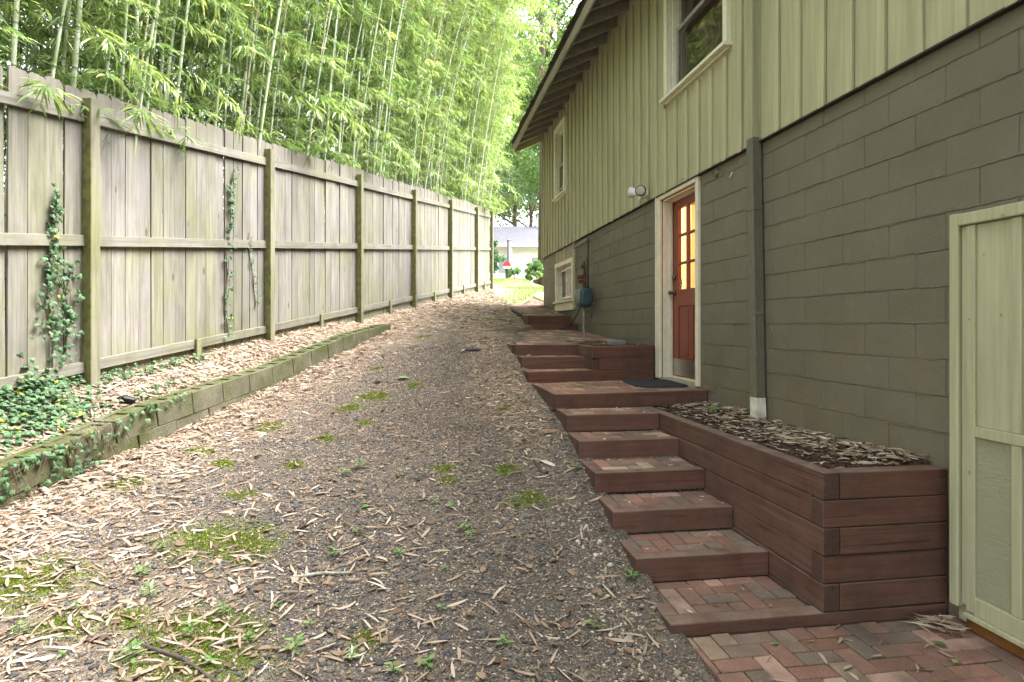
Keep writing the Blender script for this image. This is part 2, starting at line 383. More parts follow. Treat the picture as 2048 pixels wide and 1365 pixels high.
def leaves_np(O, D, S, L, W, droop, tint, fold=.0):
    """n narrow leaves: origin, direction, side vector, length, width; 6 vertices each"""
    n = len(O); D = D/np.linalg.norm(D,axis=1,keepdims=True); S = S - D*(S*D).sum(1,keepdims=True); S /= np.linalg.norm(S,axis=1,keepdims=True)+1e-9
    N = np.cross(D,S); L = L[:,None]; W = W[:,None]; dr = np.asarray(droop).reshape(-1,1)
    dn = np.array([[0,0,-1.]])
    p0 = O; p1 = O+D*L*.3+dn*dr*L*.09; p2 = O+D*L*.66+dn*dr*L*.42; p3 = O+D*L+dn*dr*L
    V = np.stack([p0, p1+S*W*.5+N*W*fold, p1-S*W*.5+N*W*fold, p2+S*W*.40+N*W*fold, p2-S*W*.40+N*W*fold, p3],1).reshape(-1,3)
    b = (np.arange(n)*6)[:,None]
    return V, [b+np.array([[0,1,2]]), b+np.array([[5,4,3]]), b+np.array([[1,3,4,2]])], np.repeat(tint,6)
def strips_np(O, D, S, L, W, droop, tint, fold=.12, bend=None):
    """dry strap leaves: blunt base, near-parallel sides, pointed tip; 8 vertices each"""
    n = len(O); D = D/np.linalg.norm(D,axis=1,keepdims=True); S = S - D*(S*D).sum(1,keepdims=True); S /= np.linalg.norm(S,axis=1,keepdims=True)+1e-9
    N = np.cross(D,S); L = L[:,None]; W = W[:,None]; dr = np.asarray(droop).reshape(-1,1); bd = (RG.normal(size=n)*.05 if bend is None else bend)[:,None]
    V = []
    asy = RG.uniform(.75,1.25,(n,1))
    for u, wv in ((0,.22),(.28,.5),(.68,.42),(1,.05)):
        c = O + D*L*u + S*L*bd*4*u*(1-u) + N*L*dr*4*u*(1-u); tw = (u-.5)*fold*6
        ww = W*wv*(asy if u==.68 else 1)
        V += [c+S*ww+N*W*fold*tw, c-S*ww-N*W*fold*tw*.6+N*W*fold]
    V = np.stack(V,1).reshape(-1,3); b = (np.arange(n)*8)[:,None]
    return V, [b+np.array([[0,2,3,1]]), b+np.array([[2,4,5,3]]), b+np.array([[4,6,7,5]])], np.repeat(tint,8)
def cat(parts):
    Vs=[];P3=[];P4=[];T=[];o=0
    for V,pl,t in parts:
        Vs.append(V);T.append(t)
        for p in pl: (P3 if p.shape[1]==3 else P4).append(p+o)
        o+=len(V)
    pol=[]
    if P3: pol.append(np.concatenate(P3))
    if P4: pol.append(np.concatenate(P4))
    return np.concatenate(Vs), pol, np.concatenate(T)
def ball(n):
    v=RG.normal(size=(n,3)); return v/np.linalg.norm(v,axis=1,keepdims=True)
_t=(1+5**.5)/2
ICO_V=np.array([(-1,_t,0),(1,_t,0),(-1,-_t,0),(1,-_t,0),(0,-1,_t),(0,1,_t),(0,-1,-_t),(0,1,-_t),(_t,0,-1),(_t,0,1),(-_t,0,-1),(-_t,0,1)])/np.sqrt(1+_t*_t)
ICO_F=np.array([(0,11,5),(0,5,1),(0,1,7),(0,7,10),(0,10,11),(1,5,9),(5,11,4),(11,10,2),(10,7,6),(7,1,8),(3,9,4),(3,4,2),(3,2,6),(3,6,8),(3,8,9),(4,9,5),(2,4,11),(6,2,10),(8,6,7),(9,8,1)])

# ------------------------------------------------------------------ ground
def fence_xy(t,off=0.0):
    """point on the fence line at depth t; off>0 goes towards the lane"""
    r=0.205*t-4.506+off*1.02
    return t*SN+r*CS, t*CS-r*SN
_c=[]
for t,r,z in [(4.2,-3.094,.487),(4.91,-2.95,.587),(6.48,-2.63,.877),(8.33,-2.25,1.208),(9.5,-2.01,1.44),
              (12.1,-1.9,1.86),(14.5,-1.4,2.16),(16.9,-.95,2.47),(18.6,-.6,2.66),
              (3.0,-3.3,.29),(2.0,-3.5,.10),(13.0,-.15,1.92),(20,-.4,2.75),(20,1.2,2.72),(30,.2,3.38),(30,-8,3.6),(30,8,3.3)]:
    _c.append((t*SN+r*CS,t*CS-r*SN,z))
_c+=[(1.2,2.76,.01),(1.2,3.51,.175),(1.2,4.04,.34),(1.2,4.75,.58),(1.2,5.3,.70),(1.18,6.35,.885),(1.13,7.14,1.12),(1.1,7.74,1.262),(1.75,10.5,1.50),
     (1.3,2.2,-.04),(1.3,1.2,-.16),(0,1.0,-.13),(-2.2,1.0,-.08),(1.3,-1,-.4),(-3,-1,-.3),(-6,5,1.0),(-6,12,2.2)]
_c=np.array(_c)
def _phi(d2): return np.where(d2>1e-9,d2*np.log(np.maximum(d2,1e-9)),0)*.5
def _tps(c,lam=.02):
    n=len(c); d2=((c[:,None,:2]-c[None,:,:2])**2).sum(2)
    A=np.zeros((n+3,n+3)); A[:n,:n]=_phi(d2)+lam*np.eye(n); A[:n,n]=1; A[:n,n+1:]=c[:,:2]; A[n,:n]=1; A[n+1:,:n]=c[:,:2].T
    return np.linalg.solve(A,np.concatenate([c[:,2],[0,0,0]]))
_w=_tps(_c)
def drive_z(x,y):
    x=np.asarray(x,float);y=np.asarray(y,float); xx=np.clip(x,-9,6);yy=np.clip(y,-2,31)
    z=_w[-3]+_w[-2]*xx+_w[-1]*yy
    for (cx,cy,_),w in zip(_c,_w[:-3]): z=z+w*_phi((xx-cx)**2+(yy-cy)**2)
    return z
CT=np.array([2.0,3.0,4.2,4.91,6.48,8.33,9.5]); CZ=np.array([.33,.50,.715,.878,1.07,1.398,1.53])
def bed_z(x,y):
    """leaf bed between the kerb wall and the fence, and the grove floor behind"""
    t=x*SN+y*CS; r=x*CS-y*SN
    lat=(r-(0.205*t-4.506))/1.02   # 0 at fence, .55 at kerb
    fz=1.037+.122*(t-4.915)
    kz=np.interp(t,CT,CZ)-.03
    k=np.clip(lat/.5,0,1)
    return fz*(1-k)+kz*k, lat, t
def ground_z(x,y):
    x=np.asarray(x,float);y=np.asarray(y,float)
    d=drive_z(x,y); b,lat,t=bed_z(x,y)
    inbed=1/(1+np.exp(-(lat*-1+.44)/.012))          # 1 on the fence side of the kerb line
    inbed=np.where(t<9.6,inbed,np.clip((.25-lat)/.5,0,1))
    w=np.clip((t-9.0)/.8,0,1); inb2=np.clip((.25-lat)/.5,0,1)
    k=(1/(1+np.exp(np.clip((lat-.44)/.012,-50,50))))*(1-w)+inb2*w
    k=k*np.clip((31-y)/8,0,1)
    return d*(1-k)+b*k
def moss_patches():
    return [(-1.18,3.69,.30),(-1.0,3.62,.2),(-1.93,3.33,.28),(-2.1,3.25,.26),(-1.0,2.92,.26),(-.94,2.71,.28),(-.48,6.19,.17),(-.67,5.9,.13),(-.49,5.51,.08),(.74,4.02,.14),(.76,5.56,.07),
            (.16,4.48,.09),(-1.31,5.52,.13),(-1.71,5.01,.1),(-.79,5.17,.09),(-.25,2.81,.09),(-.09,10.2,.18),(1.33,11.14,.2),(-1.36,3.03,.11),(-.94,4.71,.09),(-1.2,4.27,.1),(-.06,6.49,.09),(-1.99,4.44,.12),
            (-1.6,3.0,.14),(.05,9.0,.12),(.9,12.5,.3),(.62,4.4,.1),(-1.45,4.75,.1),(-.5,7.2,.08),(.2,4.3,.07)]
MP = moss_patches()
def moss_at(x, y):
    m = np.zeros_like(x)
    ir = .5+.28*np.sin(13*x+3*np.sin(9*y))*np.sin(15*y+2*np.sin(11*x))+.22*np.sin(31*x+7*y)*np.sin(27*y-9*x)
    for (a,b,r) in MP: m = np.maximum(m, np.clip((1.55-np.sqrt((x-a)**2*.7+((y-b)*1.25)**2)/r)*1.0-.75*(1-ir), 0, 1))
    return m
def lat_t(x, y):
    t = x*SN+y*CS; r = x*CS-y*SN; return (r-(0.205*t-4.506))/1.02, t
def litter_at(x, y):
    lat, t = lat_t(x, y)
    d = np.where(lat<.62, 1.0, np.exp(-((lat-.62)/.62)**1.5)*.95)
    d = np.where(lat<-.2, .6, d)
    d = np.maximum(d, .50*np.exp(-((x-.9)/.35)**2)*np.clip((y-3.6)/2,0,1))
    d = np.maximum(d, np.clip((y-9)/5, 0, .75))
    d = np.maximum(d, .06+.06*np.sin(2.1*x+1.3)*np.sin(1.7*y+.4))
    d = np.where(t>20, d*.3, d)
    d = np.where((y<3.6)&(x<-.9), np.maximum(d,.34), d)
    return np.clip(d,0,1)
def grass_at(x, y):
    t = x*SN+y*CS; lat,_ = lat_t(x,y)
    return np.clip((t-12.6)/2.5,0,1)*np.clip((lat-np.interp(t,[12,18,22],[1.2,.6,-1.5]))/.8,0,1)*np.clip((120-y)/30,.3,1)
STEP_Y = [2.773,3.25,3.657,4.052,4.482,4.88,5.30,6.40,6.82,7.22]
STEP_Z = [.055,.193,.334,.483,.624,.765,.89,1.01,1.146,1.275]
def stair_lev(y):
    z = np.full_like(y, 0.0)
    for a, b in zip(STEP_Y, STEP_Z): z = np.where(y>a, b, z)
    z = np.where(y>7.3, 1.275+(y-7.3)*.052, z); z = np.where(y>10.33, 1.54, z); z = np.where(y>10.85, 1.685+(y-10.85)*.116, z)
    return z
def walk_left(y): return np.interp(y,[0,2.5,5.3,6.4,7.3,7.8,7.9,9.2,9.8,10.3,10.9,12.7,13.8,16.7],[1.25,1.25,1.25,1.2,1.18,1.16,1.42,1.42,1.6,1.93,1.95,1.83,2.35,3.25])
def gz(x, y):
    x = np.asarray(x,float); y = np.asarray(y,float); z = ground_z(x,y)
    under = (x>walk_left(y)+.02)&(y<17)&(x<2.9)
    return np.where(under, np.minimum(z, stair_lev(y)-.13), z)
def gz1(x, y): return float(gz(np.array([x]),np.array([y]))[0])

xs = np.concatenate([[-400,-150,-70,-40,-25,-17,-12], np.arange(-9,-4.4,.3), np.arange(-4.4,3.2,.045), np.arange(3.2,9,.5), [10,14,20,35,60,150,400]])
ys = np.concatenate([[-200,-60,-25,-12,-6,-3,-1,0,.8], np.arange(1.2,12,.045), np.arange(12,24,.15), np.arange(24,45,1), [50,60,80,120,200,400,800]])
GX, GY = np.meshgrid(xs, ys); gx, gy = GX.ravel(), GY.ravel()
gzv = gz(gx, gy)
near = (np.abs(gx)<5)&(gy<13)&(gy>1)
nn = .012*np.sin(gx*3.1+1.7*np.sin(gy*2.3))*np.sin(gy*2.7+gx)+.006*np.sin(gx*11+gy*3)*np.sin(gy*9-gx*4)
gzv = gzv + np.where(near&~((gx>walk_left(gy)-.08)), nn, 0) + moss_at(gx,gy)*.012*near
nx, ny = len(xs), len(ys); ii = np.arange(nx*ny).reshape(ny,nx)
q = np.stack([ii[:-1,:-1],ii[:-1,1:],ii[1:,1:],ii[1:,:-1]],-1).reshape(-1,4)
me = mesh_np('ground', np.stack([gx,gy,gzv],1), [q], [M_GROUND], dict(litter=litter_at(gx,gy), moss=moss_at(gx,gy), grass=grass_at(gx,gy)), True)
kind(link('ground', me), 'structure')

# ------------------------------------------------------------------ the house
WX = 2.75                                    # face of the block wall
house = thing('house', 'sage green board-and-batten house on a dark painted block foundation', 'house', (WX, 5, 0))
def H(o):
    o.location.x -= WX; o.location.y -= 5; return o
DY0, DY1, DZ0, DZ1 = 5.675, 6.585, .915, 2.955          # door opening
LW = (10.62, 11.86, 1.98, 2.66)                          # low window opening
BW = (5.05, 6.30, 4.03, 5.50)                           # big upstairs window opening
UW = (11.11, 11.81, 4.05, 5.36)                          # far upstairs window opening
ZS, ZT, YE = 3.015, 5.66, 13.3
def split(y0,y1,z0,z1,holes):
    out = [(y0,y1,z0,z1)]
    for (a,b,c,d) in holes:
        nxt = []
        for (p,q_,r,s) in out:
            if b<=p or a>=q_ or d<=r or c>=s: nxt.append((p,q_,r,s)); continue
            if p<a: nxt.append((p,a,r,s))
            if q_>b: nxt.append((b,q_,r,s))
            p2,q2=max(p,a),min(q_,b)
            if r<c: nxt.append((p2,q2,r,c))
            if s>d: nxt.append((p2,q2,d,s))
        out = nxt
    return [o for o in out if o[1]-o[0]>.012 and o[3]-o[2]>.012]
m = MB()
for (a,b,c,d) in split(-4,YE-.01,-.5,ZS+.02,[(DY0,DY1,DZ0-.2,DZ1),LW]): m.box(WX+.001,WX+.2,a,b,c,d,.001)
m.box(WX+.2,9.0,YE-.21,YE-.01,-.5,5.6,.001); m.box(WX+.2,9.0,-4,-3.8,-.5,5.6,.001); m.box(8.8,9.0,-3.8,YE-.22,-.5,5.6,.001)
found = H(m.build('foundation_wall', M_BLOCK, house))
# blocks: running bond, joints recessed
BL, BH = .392, .195; zc0 = 2.307-.195*9
nb = 0
for k in range(0, 13):
    z0 = zc0+k*BH; z1 = min(z0+BH, ZS-.012)
    if z1-z0 < .03: continue
    y = 1.42-(k%2)*BL/2
    while y < YE-.02:
        for (a,b,c,d) in split(max(y,1.3), min(y+BL, YE-.012), z0, z1, [(DY0-.10,DY1+.10,0,DZ1+.06),(LW[0]-.09,LW[1]+.09,LW[2]-.19,3.1),(2.86,5.3,-1,.56),(-5,2.75,-1,1.9),(5.3,7.2,-1,.88),(7.2,10.4,-1,1.22),(10.4,13.5,-1,1.52)]):
            if b-a<.03: continue
            gapv = .002 if rnd.random()<.4 else .0003
            gaph = .0026 if rnd.random()<.7 else .0008
            piece('block', found, (WX+.015-.0025*rnd.random(), (a+b)/2, (c+d)/2), (.036, b-a-2*gapv, d-c-2*gaph), M_BLOCK, .0035, (J(.004),J(.004),J(.004))); nb += 1
        y += BL
# thick paint bridging the bed joints: wavy beads
for k in range(2,13):
    z0 = zc0+k*BH
    for (a,b) in ((1.4,DY0-.07),(DY1+.11,YE-.03)):
        if z0 < (.75 if b<6 else 1.2): continue
        P=[];Rr=[]; y=a
        while y<b:
            P.append((WX-.0035+J(.0012), y, z0+.0035*math.sin(y*5+k)+J(.0025))); Rr.append(max(.0006,rnd.gauss(.0030,.0017)) if rnd.random()<.86 else .0006); y+=.035
        m=MB(); m.tube(P,Rr,6,False); m.build('mortar_bead', M_BLOCK, found, smooth=True)
# flashing strip under the siding
span('flashing', house, -.045,.012, -8.9, DY0-.2-5, ZS-.018, ZS-.004, M_DARK, .002); span('flashing', house, -.045,.012, DY0-.2-5, YE-5, ZS-.018, ZS-.004, M_DARK, .002)
# siding
SB = .2668; holes = [(BW[0]-.02,BW[1]+.02,BW[2]-.02,9),(UW[0]-.02,UW[1]+.02,UW[2]-.02,UW[3]+.02)]
m = MB()
for (a,b,c,d) in split(-4,YE,ZS,ZT+.3,holes): m.box(WX+.005,WX+.16,a,b,c,d,.001)
H(m.build('siding_backing', M_SIDING, house))
y = 1.8-.2668*2+.868*0
y = 2.668-SB*5
while y < YE:
    e = min(y+SB, YE)
    for (a,b,c,d) in split(y,e,ZS+J(.006),ZT,holes):
        span('siding_board', house, -.022,.004, a+.003-5,b-.003-5,c,d, M_SIDING,.002)
    yb0, yb1 = y-.031, y+.031
    for (a,b,c,d) in split(yb0,yb1,ZS-.012+J(.006),ZT,[(BW[0]-.12,BW[1]+.12,BW[2]-.09,9),(UW[0]-.1,UW[1]+.1,UW[2]-.09,UW[3]+.12)]):
        span('batten', house, -.047,-.0225, a-5,b-5,c,d, M_BATTEN,.004, .0015)
    y += SB
span('corner_board', house, -.049,-.0225, YE-.05-5, YE+.01-5, ZS-.01, ZT, M_BATTEN, .004)
# eave: rafters, roof deck, fascia, shingles
SLP = .45; EX = 2.07
def raft_z(x): return 5.737+(x-WX)*SLP
yr = YE+.02; ri = 0
while yr > -3.5:
    m = MB(); dpt = .15 if ri else .21
    x0, x1 = EX+.02, 3.6
    zb = 5.737+ (0 if ri else -.06)
    f = lambda x, dz: zb+(x-WX)*SLP+dz
    hw = .021
    V = [(x0,-hw,f(x0,.0)),(x1,-hw,f(x1,0)),(x1,-hw,5.737+(x1-WX)*SLP+.15),(x0,-hw,5.737+(x0-WX)*SLP+.15)]; V += [(a,hw,c) for a,_,c in V]
    m.add([(a-WX,b,c) for a,b,c in V], [(0,1,2,3),(7,6,5,4),(0,4,5,1),(1,5,6,2),(2,6,7,3),(3,7,4,0)])
    m.build('rafter_tail', M_RAFTER if ri else M_BATTEN, house, (0,yr-5,0)); ri += 1; yr -= .467
def sloped(name, x0, x1, y0, y1, za, th, mat, c=0):
    """slab following the roof pitch; za = height of its underside above the rafter underside"""
    m = MB(); f = lambda x: raft_z(x)+za
    V = [(x0,y0,f(x0)),(x1,y0,f(x1)),(x1,y1,f(x1)),(x0,y1,f(x0))]; V += [(a,b,z+th) for a,b,z in V]
    m.add([(a-WX,b-5,z) for a,b,z in V], [(3,2,1,0),(4,5,6,7),(0,1,5,4),(1,2,6,5),(2,3,7,6),(3,0,4,7)])
    return m.build(name, mat, house)
for k in range(7): sloped('deck_board', EX+.02+k*.24, EX+.02+k*.24+.234, -4, YE+.1, .153, .02, M_EAVE)
sloped('roof', EX-.02, 6.0, -4.05, YE+.13, .177, .03, M_SHINGLE)
m = MB(); zr = raft_z(6.0)+.177
V=[(6.0,-4.05,zr),(9.9,-4.05,zr-1.7),(9.9,YE+.13,zr-1.7),(6.0,YE+.13,zr)]; V+=[(a,b,z+.03) for a,b,z in V]
m.add([(a-WX,b-5,z) for a,b,z in V],[(3,2,1,0),(4,5,6,7),(0,1,5,4),(1,2,6,5),(2,3,7,6),(3,0,4,7)]); m.build('roof', M_SHINGLE, house)
m = MB(); V=[(WX,YE-.02,5.5),(9,YE-.02,5.5),(9,YE-.02,6.0),(6.0,YE-.02,7.2),(WX,YE-.02,5.9)]
m.add([(a-WX,b-5,z) for a,b,z in V],[(0,1,2,3,4)]); m.build('gable_wall', M_SIDING, house)
yy = -4.0
while yy < YE+.1:
    e = min(yy+3.6, YE+.12); o = span('fascia', house, EX-.012-WX, EX+.016-WX, yy+.002-5, e-.002-5, raft_z(EX)-.012, raft_z(EX)+.15, M_FASCIA, .003); yy = e+.0
yy = -4.0
while yy < YE+.12:
    ww = rnd.uniform(.14,.32); e = min(yy+ww, YE+.13)
    sx = EX-.055-rnd.uniform(0,.035)
    o = piece('shingle', house, (sx+.16-WX,(yy+e)/2-5, raft_z(sx+.16)+.215+J(.006)), (.34, e-yy-.006, .016), M_SHINGLE, .003, (J(.02),-math.atan(SLP)+J(.03),J(.01))); yy = e

# windows
def window(name, op, sashes, casing=.095, sill=True, proud=.032, glassx=.055, mats=(M_TRIMG,M_DARK), horn=.03):
    y0,y1,z0,z1 = op; root = link(name, None, house, (0,(y0+y1)/2-5,(z0+z1)/2)); cy, cz = (y0+y1)/2, (z0+z1)/2
    P = lambda n,a,b,c,d,x0,x1,mt,cc=.003: piece(n, root, ((x0+x1)/2,(a+b)/2-cy,(c+d)/2-cz), (x1-x0,b-a,d-c), mt, cc)
    P('casing',y0-casing,y0,z0,z1,-proud-.018,.0,mats[0]); P('casing',y1,y1+casing,z0,z1,-proud-.018,.0,mats[0])
    P('casing',y0-casing-.01,y1+casing+.01,z1,z1+casing*1.1,-proud-.022,.0,mats[0])
    if sill: P('sill',y0-casing-horn,y1+casing+horn,z0-.035,z0-.001,-proud-.06,.05,mats[0]); P('apron',y0-casing,y1+casing,z0-(.08 if proud<.04 else .055),z0-.036,-proud-.006,.0,mats[0])
    P('jamb',y0,y0+.02,z0,z1,0,.11,mats[0]); P('jamb',y1-.02,y1,z0,z1,0,.11,mats[0]); P('jamb',y0+.02,y1-.02,z1-.02,z1,0,.11,mats[0]); P('jamb',y0+.02,y1-.02,z0,z0+.015,0,.11,mats[0])
    for (a,b,c,d,dx,mt) in sashes:
        s = .045; x0 = glassx+dx
        P('sash',a,a+s,c,d,x0-.015,x0+.02,mt); P('sash',b-s,b,c,d,x0-.015,x0+.02,mt); P('sash',a+s,b-s,c,c+s,x0-.015,x0+.02,mt); P('sash',a+s,b-s,d-s,d,x0-.015,x0+.02,mt)
        P('pane',a+s,b-s,c+s,d-s,x0,x0+.004,M_GLASS,.0005)
    return root
def room(name, y0,y1,z0,z1,x0,x1,mat):
    m = MB(); V=[(x,y,z) for x in (x0,x1) for y in (y0,y1) for z in (z0,z1)]
    m.add([(a-WX,b-5,c) for a,b,c in V],[(4,5,7,6),(0,1,5,4),(2,6,7,3),(0,4,6,2),(1,3,7,5)]); return m.build(name, mat, house)
M_PALET = simple('pale_trim',(.68,.67,.52),.5,var=.08)
zm = 4.76
window('window', BW, [(BW[0]+.02,BW[1]-.02,BW[2]+.015,zm+.025,.0,M_EAVE),(BW[0]+.02,BW[1]-.02,zm-.025,BW[3]-.02,.035,M_EAVE)], casing=.07, proud=.05, mats=(M_PALET,M_DARK))
span('blind', house, .17,.18, BW[0]-.1-5,BW[1]+.1-5,BW[2]-.05,BW[3]+.1, M_CURTAIN,.001)
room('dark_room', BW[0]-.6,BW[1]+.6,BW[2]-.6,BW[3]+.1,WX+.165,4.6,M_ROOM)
zm2 = 4.69
window('window', UW, [(UW[0]+.02,UW[1]-.02,4.20,zm2+.02,.0,M_TRIMG),(UW[0]+.02,UW[1]-.02,zm2-.02,UW[3]-.02,.035,M_TRIMG)], casing=.085, proud=.06, mats=(M_PALET,M_DARK), glassx=.02)
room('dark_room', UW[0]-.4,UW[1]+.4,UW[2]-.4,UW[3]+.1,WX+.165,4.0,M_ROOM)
ym = (LW[0]+LW[1])/2
window('window', LW, [(LW[0]+.02,ym+.03,LW[2]+.04,LW[3]-.04,.0,M_VINYL),(ym-.03,LW[1]-.02,LW[2]+.04,LW[3]-.04,.035,M_VINYL)], casing=.075, proud=.03, mats=(M_WHITE,M_DARK), glassx=.03)
span('apron', house, -.05,.0, LW[0]-.09-5,LW[1]+.09-5, LW[2]-.19,LW[2]-.082, M_WHITE,.004)
room('dark_room', LW[0]-.3,LW[1]+.3,LW[2]-.4,LW[3]+.35,WX+.205,3.6,simple('pale_room',(.42,.30,.22),.9))
span('blind', house, .11,.12, ym-5, LW[1]-5, LW[2]+.02, LW[3]-.02, simple('tan_blind',(.34,.23,.17),.8), .001)
for yv in (LW[0]-.075, ym, LW[1]+.02): span('batten', house, -.03,.0, yv-.03-5,yv+.03-5, LW[3]+.085, ZS-.02, M_BATTEN,.003)
span('infill_panel', house, -.008,.004, LW[0]-.07-5,LW[1]+.07-5, LW[3]+.083, ZS-.02, simple('beige_panel',(.30,.27,.20),.7),.001)
span('batten', house, -.04,.0, LW[0]-.145-5,LW[0]-.105-5, LW[2]-.17, ZS-.02, M_TRIMG,.003)

# basement door with its lit room
door = link('door', None, house, (.125,(DY0+DY1)/2-5,DZ0))
dcy = (DY0+DY1)/2
def D(n,a,b,c,d,x0,x1,mt,cc=.003,par=door): return piece(n, par, ((x0+x1)/2-.125,(a+b)/2-dcy,(c+d)/2-DZ0), (x1-x0,b-a,d-c), mt, cc)
casing = link('door_casing', None, house, (.125,dcy-5,DZ0))
for (a,b) in ((DY1,DY1+.09),(DY0-.06,DY0)): D('casing_board',a,b,DZ0-.01,DZ1+.045,-.03,.012,M_WHITE,.004,casing)
D('casing_board',DY1+.075,DY1+.1,DZ0-.01,DZ1+.05,-.042,-.031,M_WHITE,.004,casing); D('head_casing',DY0,DY1,DZ1,DZ1+.05,-.03,.012,M_WHITE,.004,casing)
D('jamb',DY1-.022,DY1,DZ0,DZ1,.013,.20,M_WHITE,.003,casing); D('jamb',DY0,DY0+.022,DZ0,DZ1,.013,.20,M_WHITE,.003,casing); D('jamb',DY0+.022,DY1-.022,DZ1-.022,DZ1,.013,.20,M_WHITE,.003,casing)
D('stop',DY1-.036,DY1-.0225,DZ0,DZ1-.022,.085,.118,M_WHITE,.002,casing); D('stop',DY0+.036,DY1-.036,DZ1-.036,DZ1-.0225,.085,.118,M_WHITE,.002,casing)
a0, a1 = DY0+.025, DY1-.025; zt = DZ1-.026; zb = DZ0+.025; X0, X1 = .125, .165
cols = [(6.215,6.415),(5.963,6.168),(5.80,5.916)]; rows = [(2.54,2.83),(2.225,2.51),(1.915,2.195)]
D('stile',cols[0][1],a1,zb,zt,X0,X1,M_DOOR); D('stile',a0,cols[2][0],zb,zt,X0,X1,M_DOOR)
D('rail',cols[2][0],cols[0][1],rows[0][1],zt,X0,X1,M_DOOR); D('rail',cols[2][0],cols[0][1],1.73,rows[2][0],X0,X1,M_DOOR); D('rail',cols[2][0],cols[0][1],zb,1.145,X0,X1,M_DOOR)
for (p,q_) in ((cols[1][1],cols[0][0]),(cols[2][1],cols[1][0])): D('muntin',p,q_,rows[2][0],rows[0][1],X0+.002,X1-.002,M_DOOR,.006)
for (p,q_) in ((rows[1][1],rows[0][0]),(rows[2][1],rows[1][0])):
    for (c,d) in cols: D('muntin',c,d,p,q_,X0+.002,X1-.002,M_DOOR,.006)
for (c,d) in cols:
    for (p,q_) in rows: D('pane',c,d,p,q_,X0+.018,X0+.022,M_PANE,.0005)
pan = [(6.135,6.415),(5.80,6.05)]
D('stile',pan[1][1],pan[0][0],1.145,1.73,X0,X1,M_DOOR)
for (c,d) in pan: D('door_panel',c+.001,d-.001,1.146,1.729,X0+.014,X1-.01,M_DOOR,.004); D('raised_field',c+.035,d-.035,1.18,1.695,X0+.007,X0+.0135,M_DOOR,.005)
D('kick_plate',a0+.02,a1-.02,zb+.01,1.135,X0-.003,X0-.0005,M_STEEL,.0008)
m = MB(); m.tube([(-.002,0,0),(-.02,0,0),(-.024,0,0)],[.028,.028,.02],14); m.tube([(-.02,0,0),(-.045,0,0),(-.055,0,0),(-.072,0,0),(-.078,0,0)],[.011,.012,.026,.026,.012],14); m.build('knob', M_BRASS, door, (0,6.50-dcy,1.885-DZ0), smooth=True)
m = MB(); m.tube([(-.002,0,0),(-.022,0,0),(-.028,0,0)],[.028,.028,.018],14); m.build('deadbolt', M_BRASS, door, (0,6.50-dcy,2.06-DZ0), smooth=True)
m = MB(); m.tube([(0,0,0),(-.0012,0,0)],[.001,.001],4)
def disc(r, rz, x, n=20): return [(x, r*math.cos(2*math.pi*k/n), rz*math.sin(2*math.pi*k/n)) for k in range(n)]
m = MB(); m.add(disc(.028,.052,0)+disc(.028,.052,-.0015), [tuple(range(20,40))[::-1]]+[(k,(k+1)%20,20+(k+1)%20,20+k) for k in range(20)]); dc = m.build('window_sticker', simple('sticker_dark',(.03,.035,.05),.4), door, (X0+.0165-.125, 6.375-dcy, 1.985-DZ0))
m = MB(); m.add(disc(.02,.016,0), [tuple(range(20))[::-1]]); m.build('window_sticker', simple('sticker_blue',(.12,.25,.5),.4), door, (X0+.0140-.125, 6.375-dcy, 2.004-DZ0)); 
m = MB(); m.add(disc(.018,.010,0), [tuple(range(20))[::-1]]); m.build('window_sticker', simple('sticker_white',(.7,.7,.7),.4), door, (X0+.0140-.125, 6.375-dcy, 1.967-DZ0))
span('threshold', house, -.02,.2, DY0-5,DY1-5, .80,DZ0-.0, simple('threshold_concrete',(.30,.27,.21),.8),.004)
span('door_sweep', house, .10,.122, DY0+.025-5,DY1-.025-5, DZ0+.001,DZ0+.022, M_WHITE,.002)
rm = room('lit_room', 4.2,8.4,.85,3.3,WX+.205,5.6,M_PLASTER)
span('room_post', house, .50,.60, 7.27-5,7.39-5, .86,3.29, M_WHITE,.004); span('room_trim', house, 1.02,1.20, 8.34-5,8.39-5, .86,3.29, M_WHITE,.004)
for k in range(14): span('wall_board', house, .25+k*.18,.25+k*.18+.174, 8.37-5,8.395-5, .86,3.29, M_PLASTER,.004)
span('room_shelf', house, .5,1.4, 8.1-5,8.38-5, 1.3,1.34, M_PLASTER,.003)
o = span('stair_stringer', house, 2.2,2.26, 6.6-5,8.3-5, 2.2,2.4, simple('pine',(.5,.3,.14),.6),.003); o.rotation_euler = (.6,0,0)
pl = bpy.data.lights.new('room_lamp','POINT'); pl.energy = 33; pl.color = (1,.68,.36); pl.shadow_soft_size = .12
po = link('room_lamp', pl, None, (WX+1.35,6.35,2.95))

# downspout
dsp = thing('downspout', 'ribbed square downspout, sage above the siding line and dark below with white foot', 'downspout', (WX-.06,4.475,.70))
def spout(name, za, zb_, ya, yb_, mat, par, w=.098, d=.072):
    m = MB(); pr = []
    pts = [(-d/2,-w/2)]
    for k in range(4): a = -d/2+d*(k+.5)/4; pts += [(a-.005,-w/2),(a-.002,-w/2+.006),(a+.002,-w/2+.006),(a+.005,-w/2)]
    pts += [(d/2,-w/2),(d/2,w/2),(-d/2,w/2)]
    for k in range(4): a = w/2-w*(k+.5)/4; pts += [(-d/2,a+.005),(-d/2+.005,a+.002),(-d/2+.005,a-.002),(-d/2,a-.005)]
    n = len(pts); V = [(x,y+ya,za) for x,y in pts]+[(x,y+yb_,zb_) for x,y in pts]
    m.add(V, [(k,(k+1)%n,n+(k+1)%n,n+k) for k in range(n)]+[tuple(range(n))[::-1],tuple(range(n,2*n))])
    return m.build(name, mat, par, (0,0,-.70))
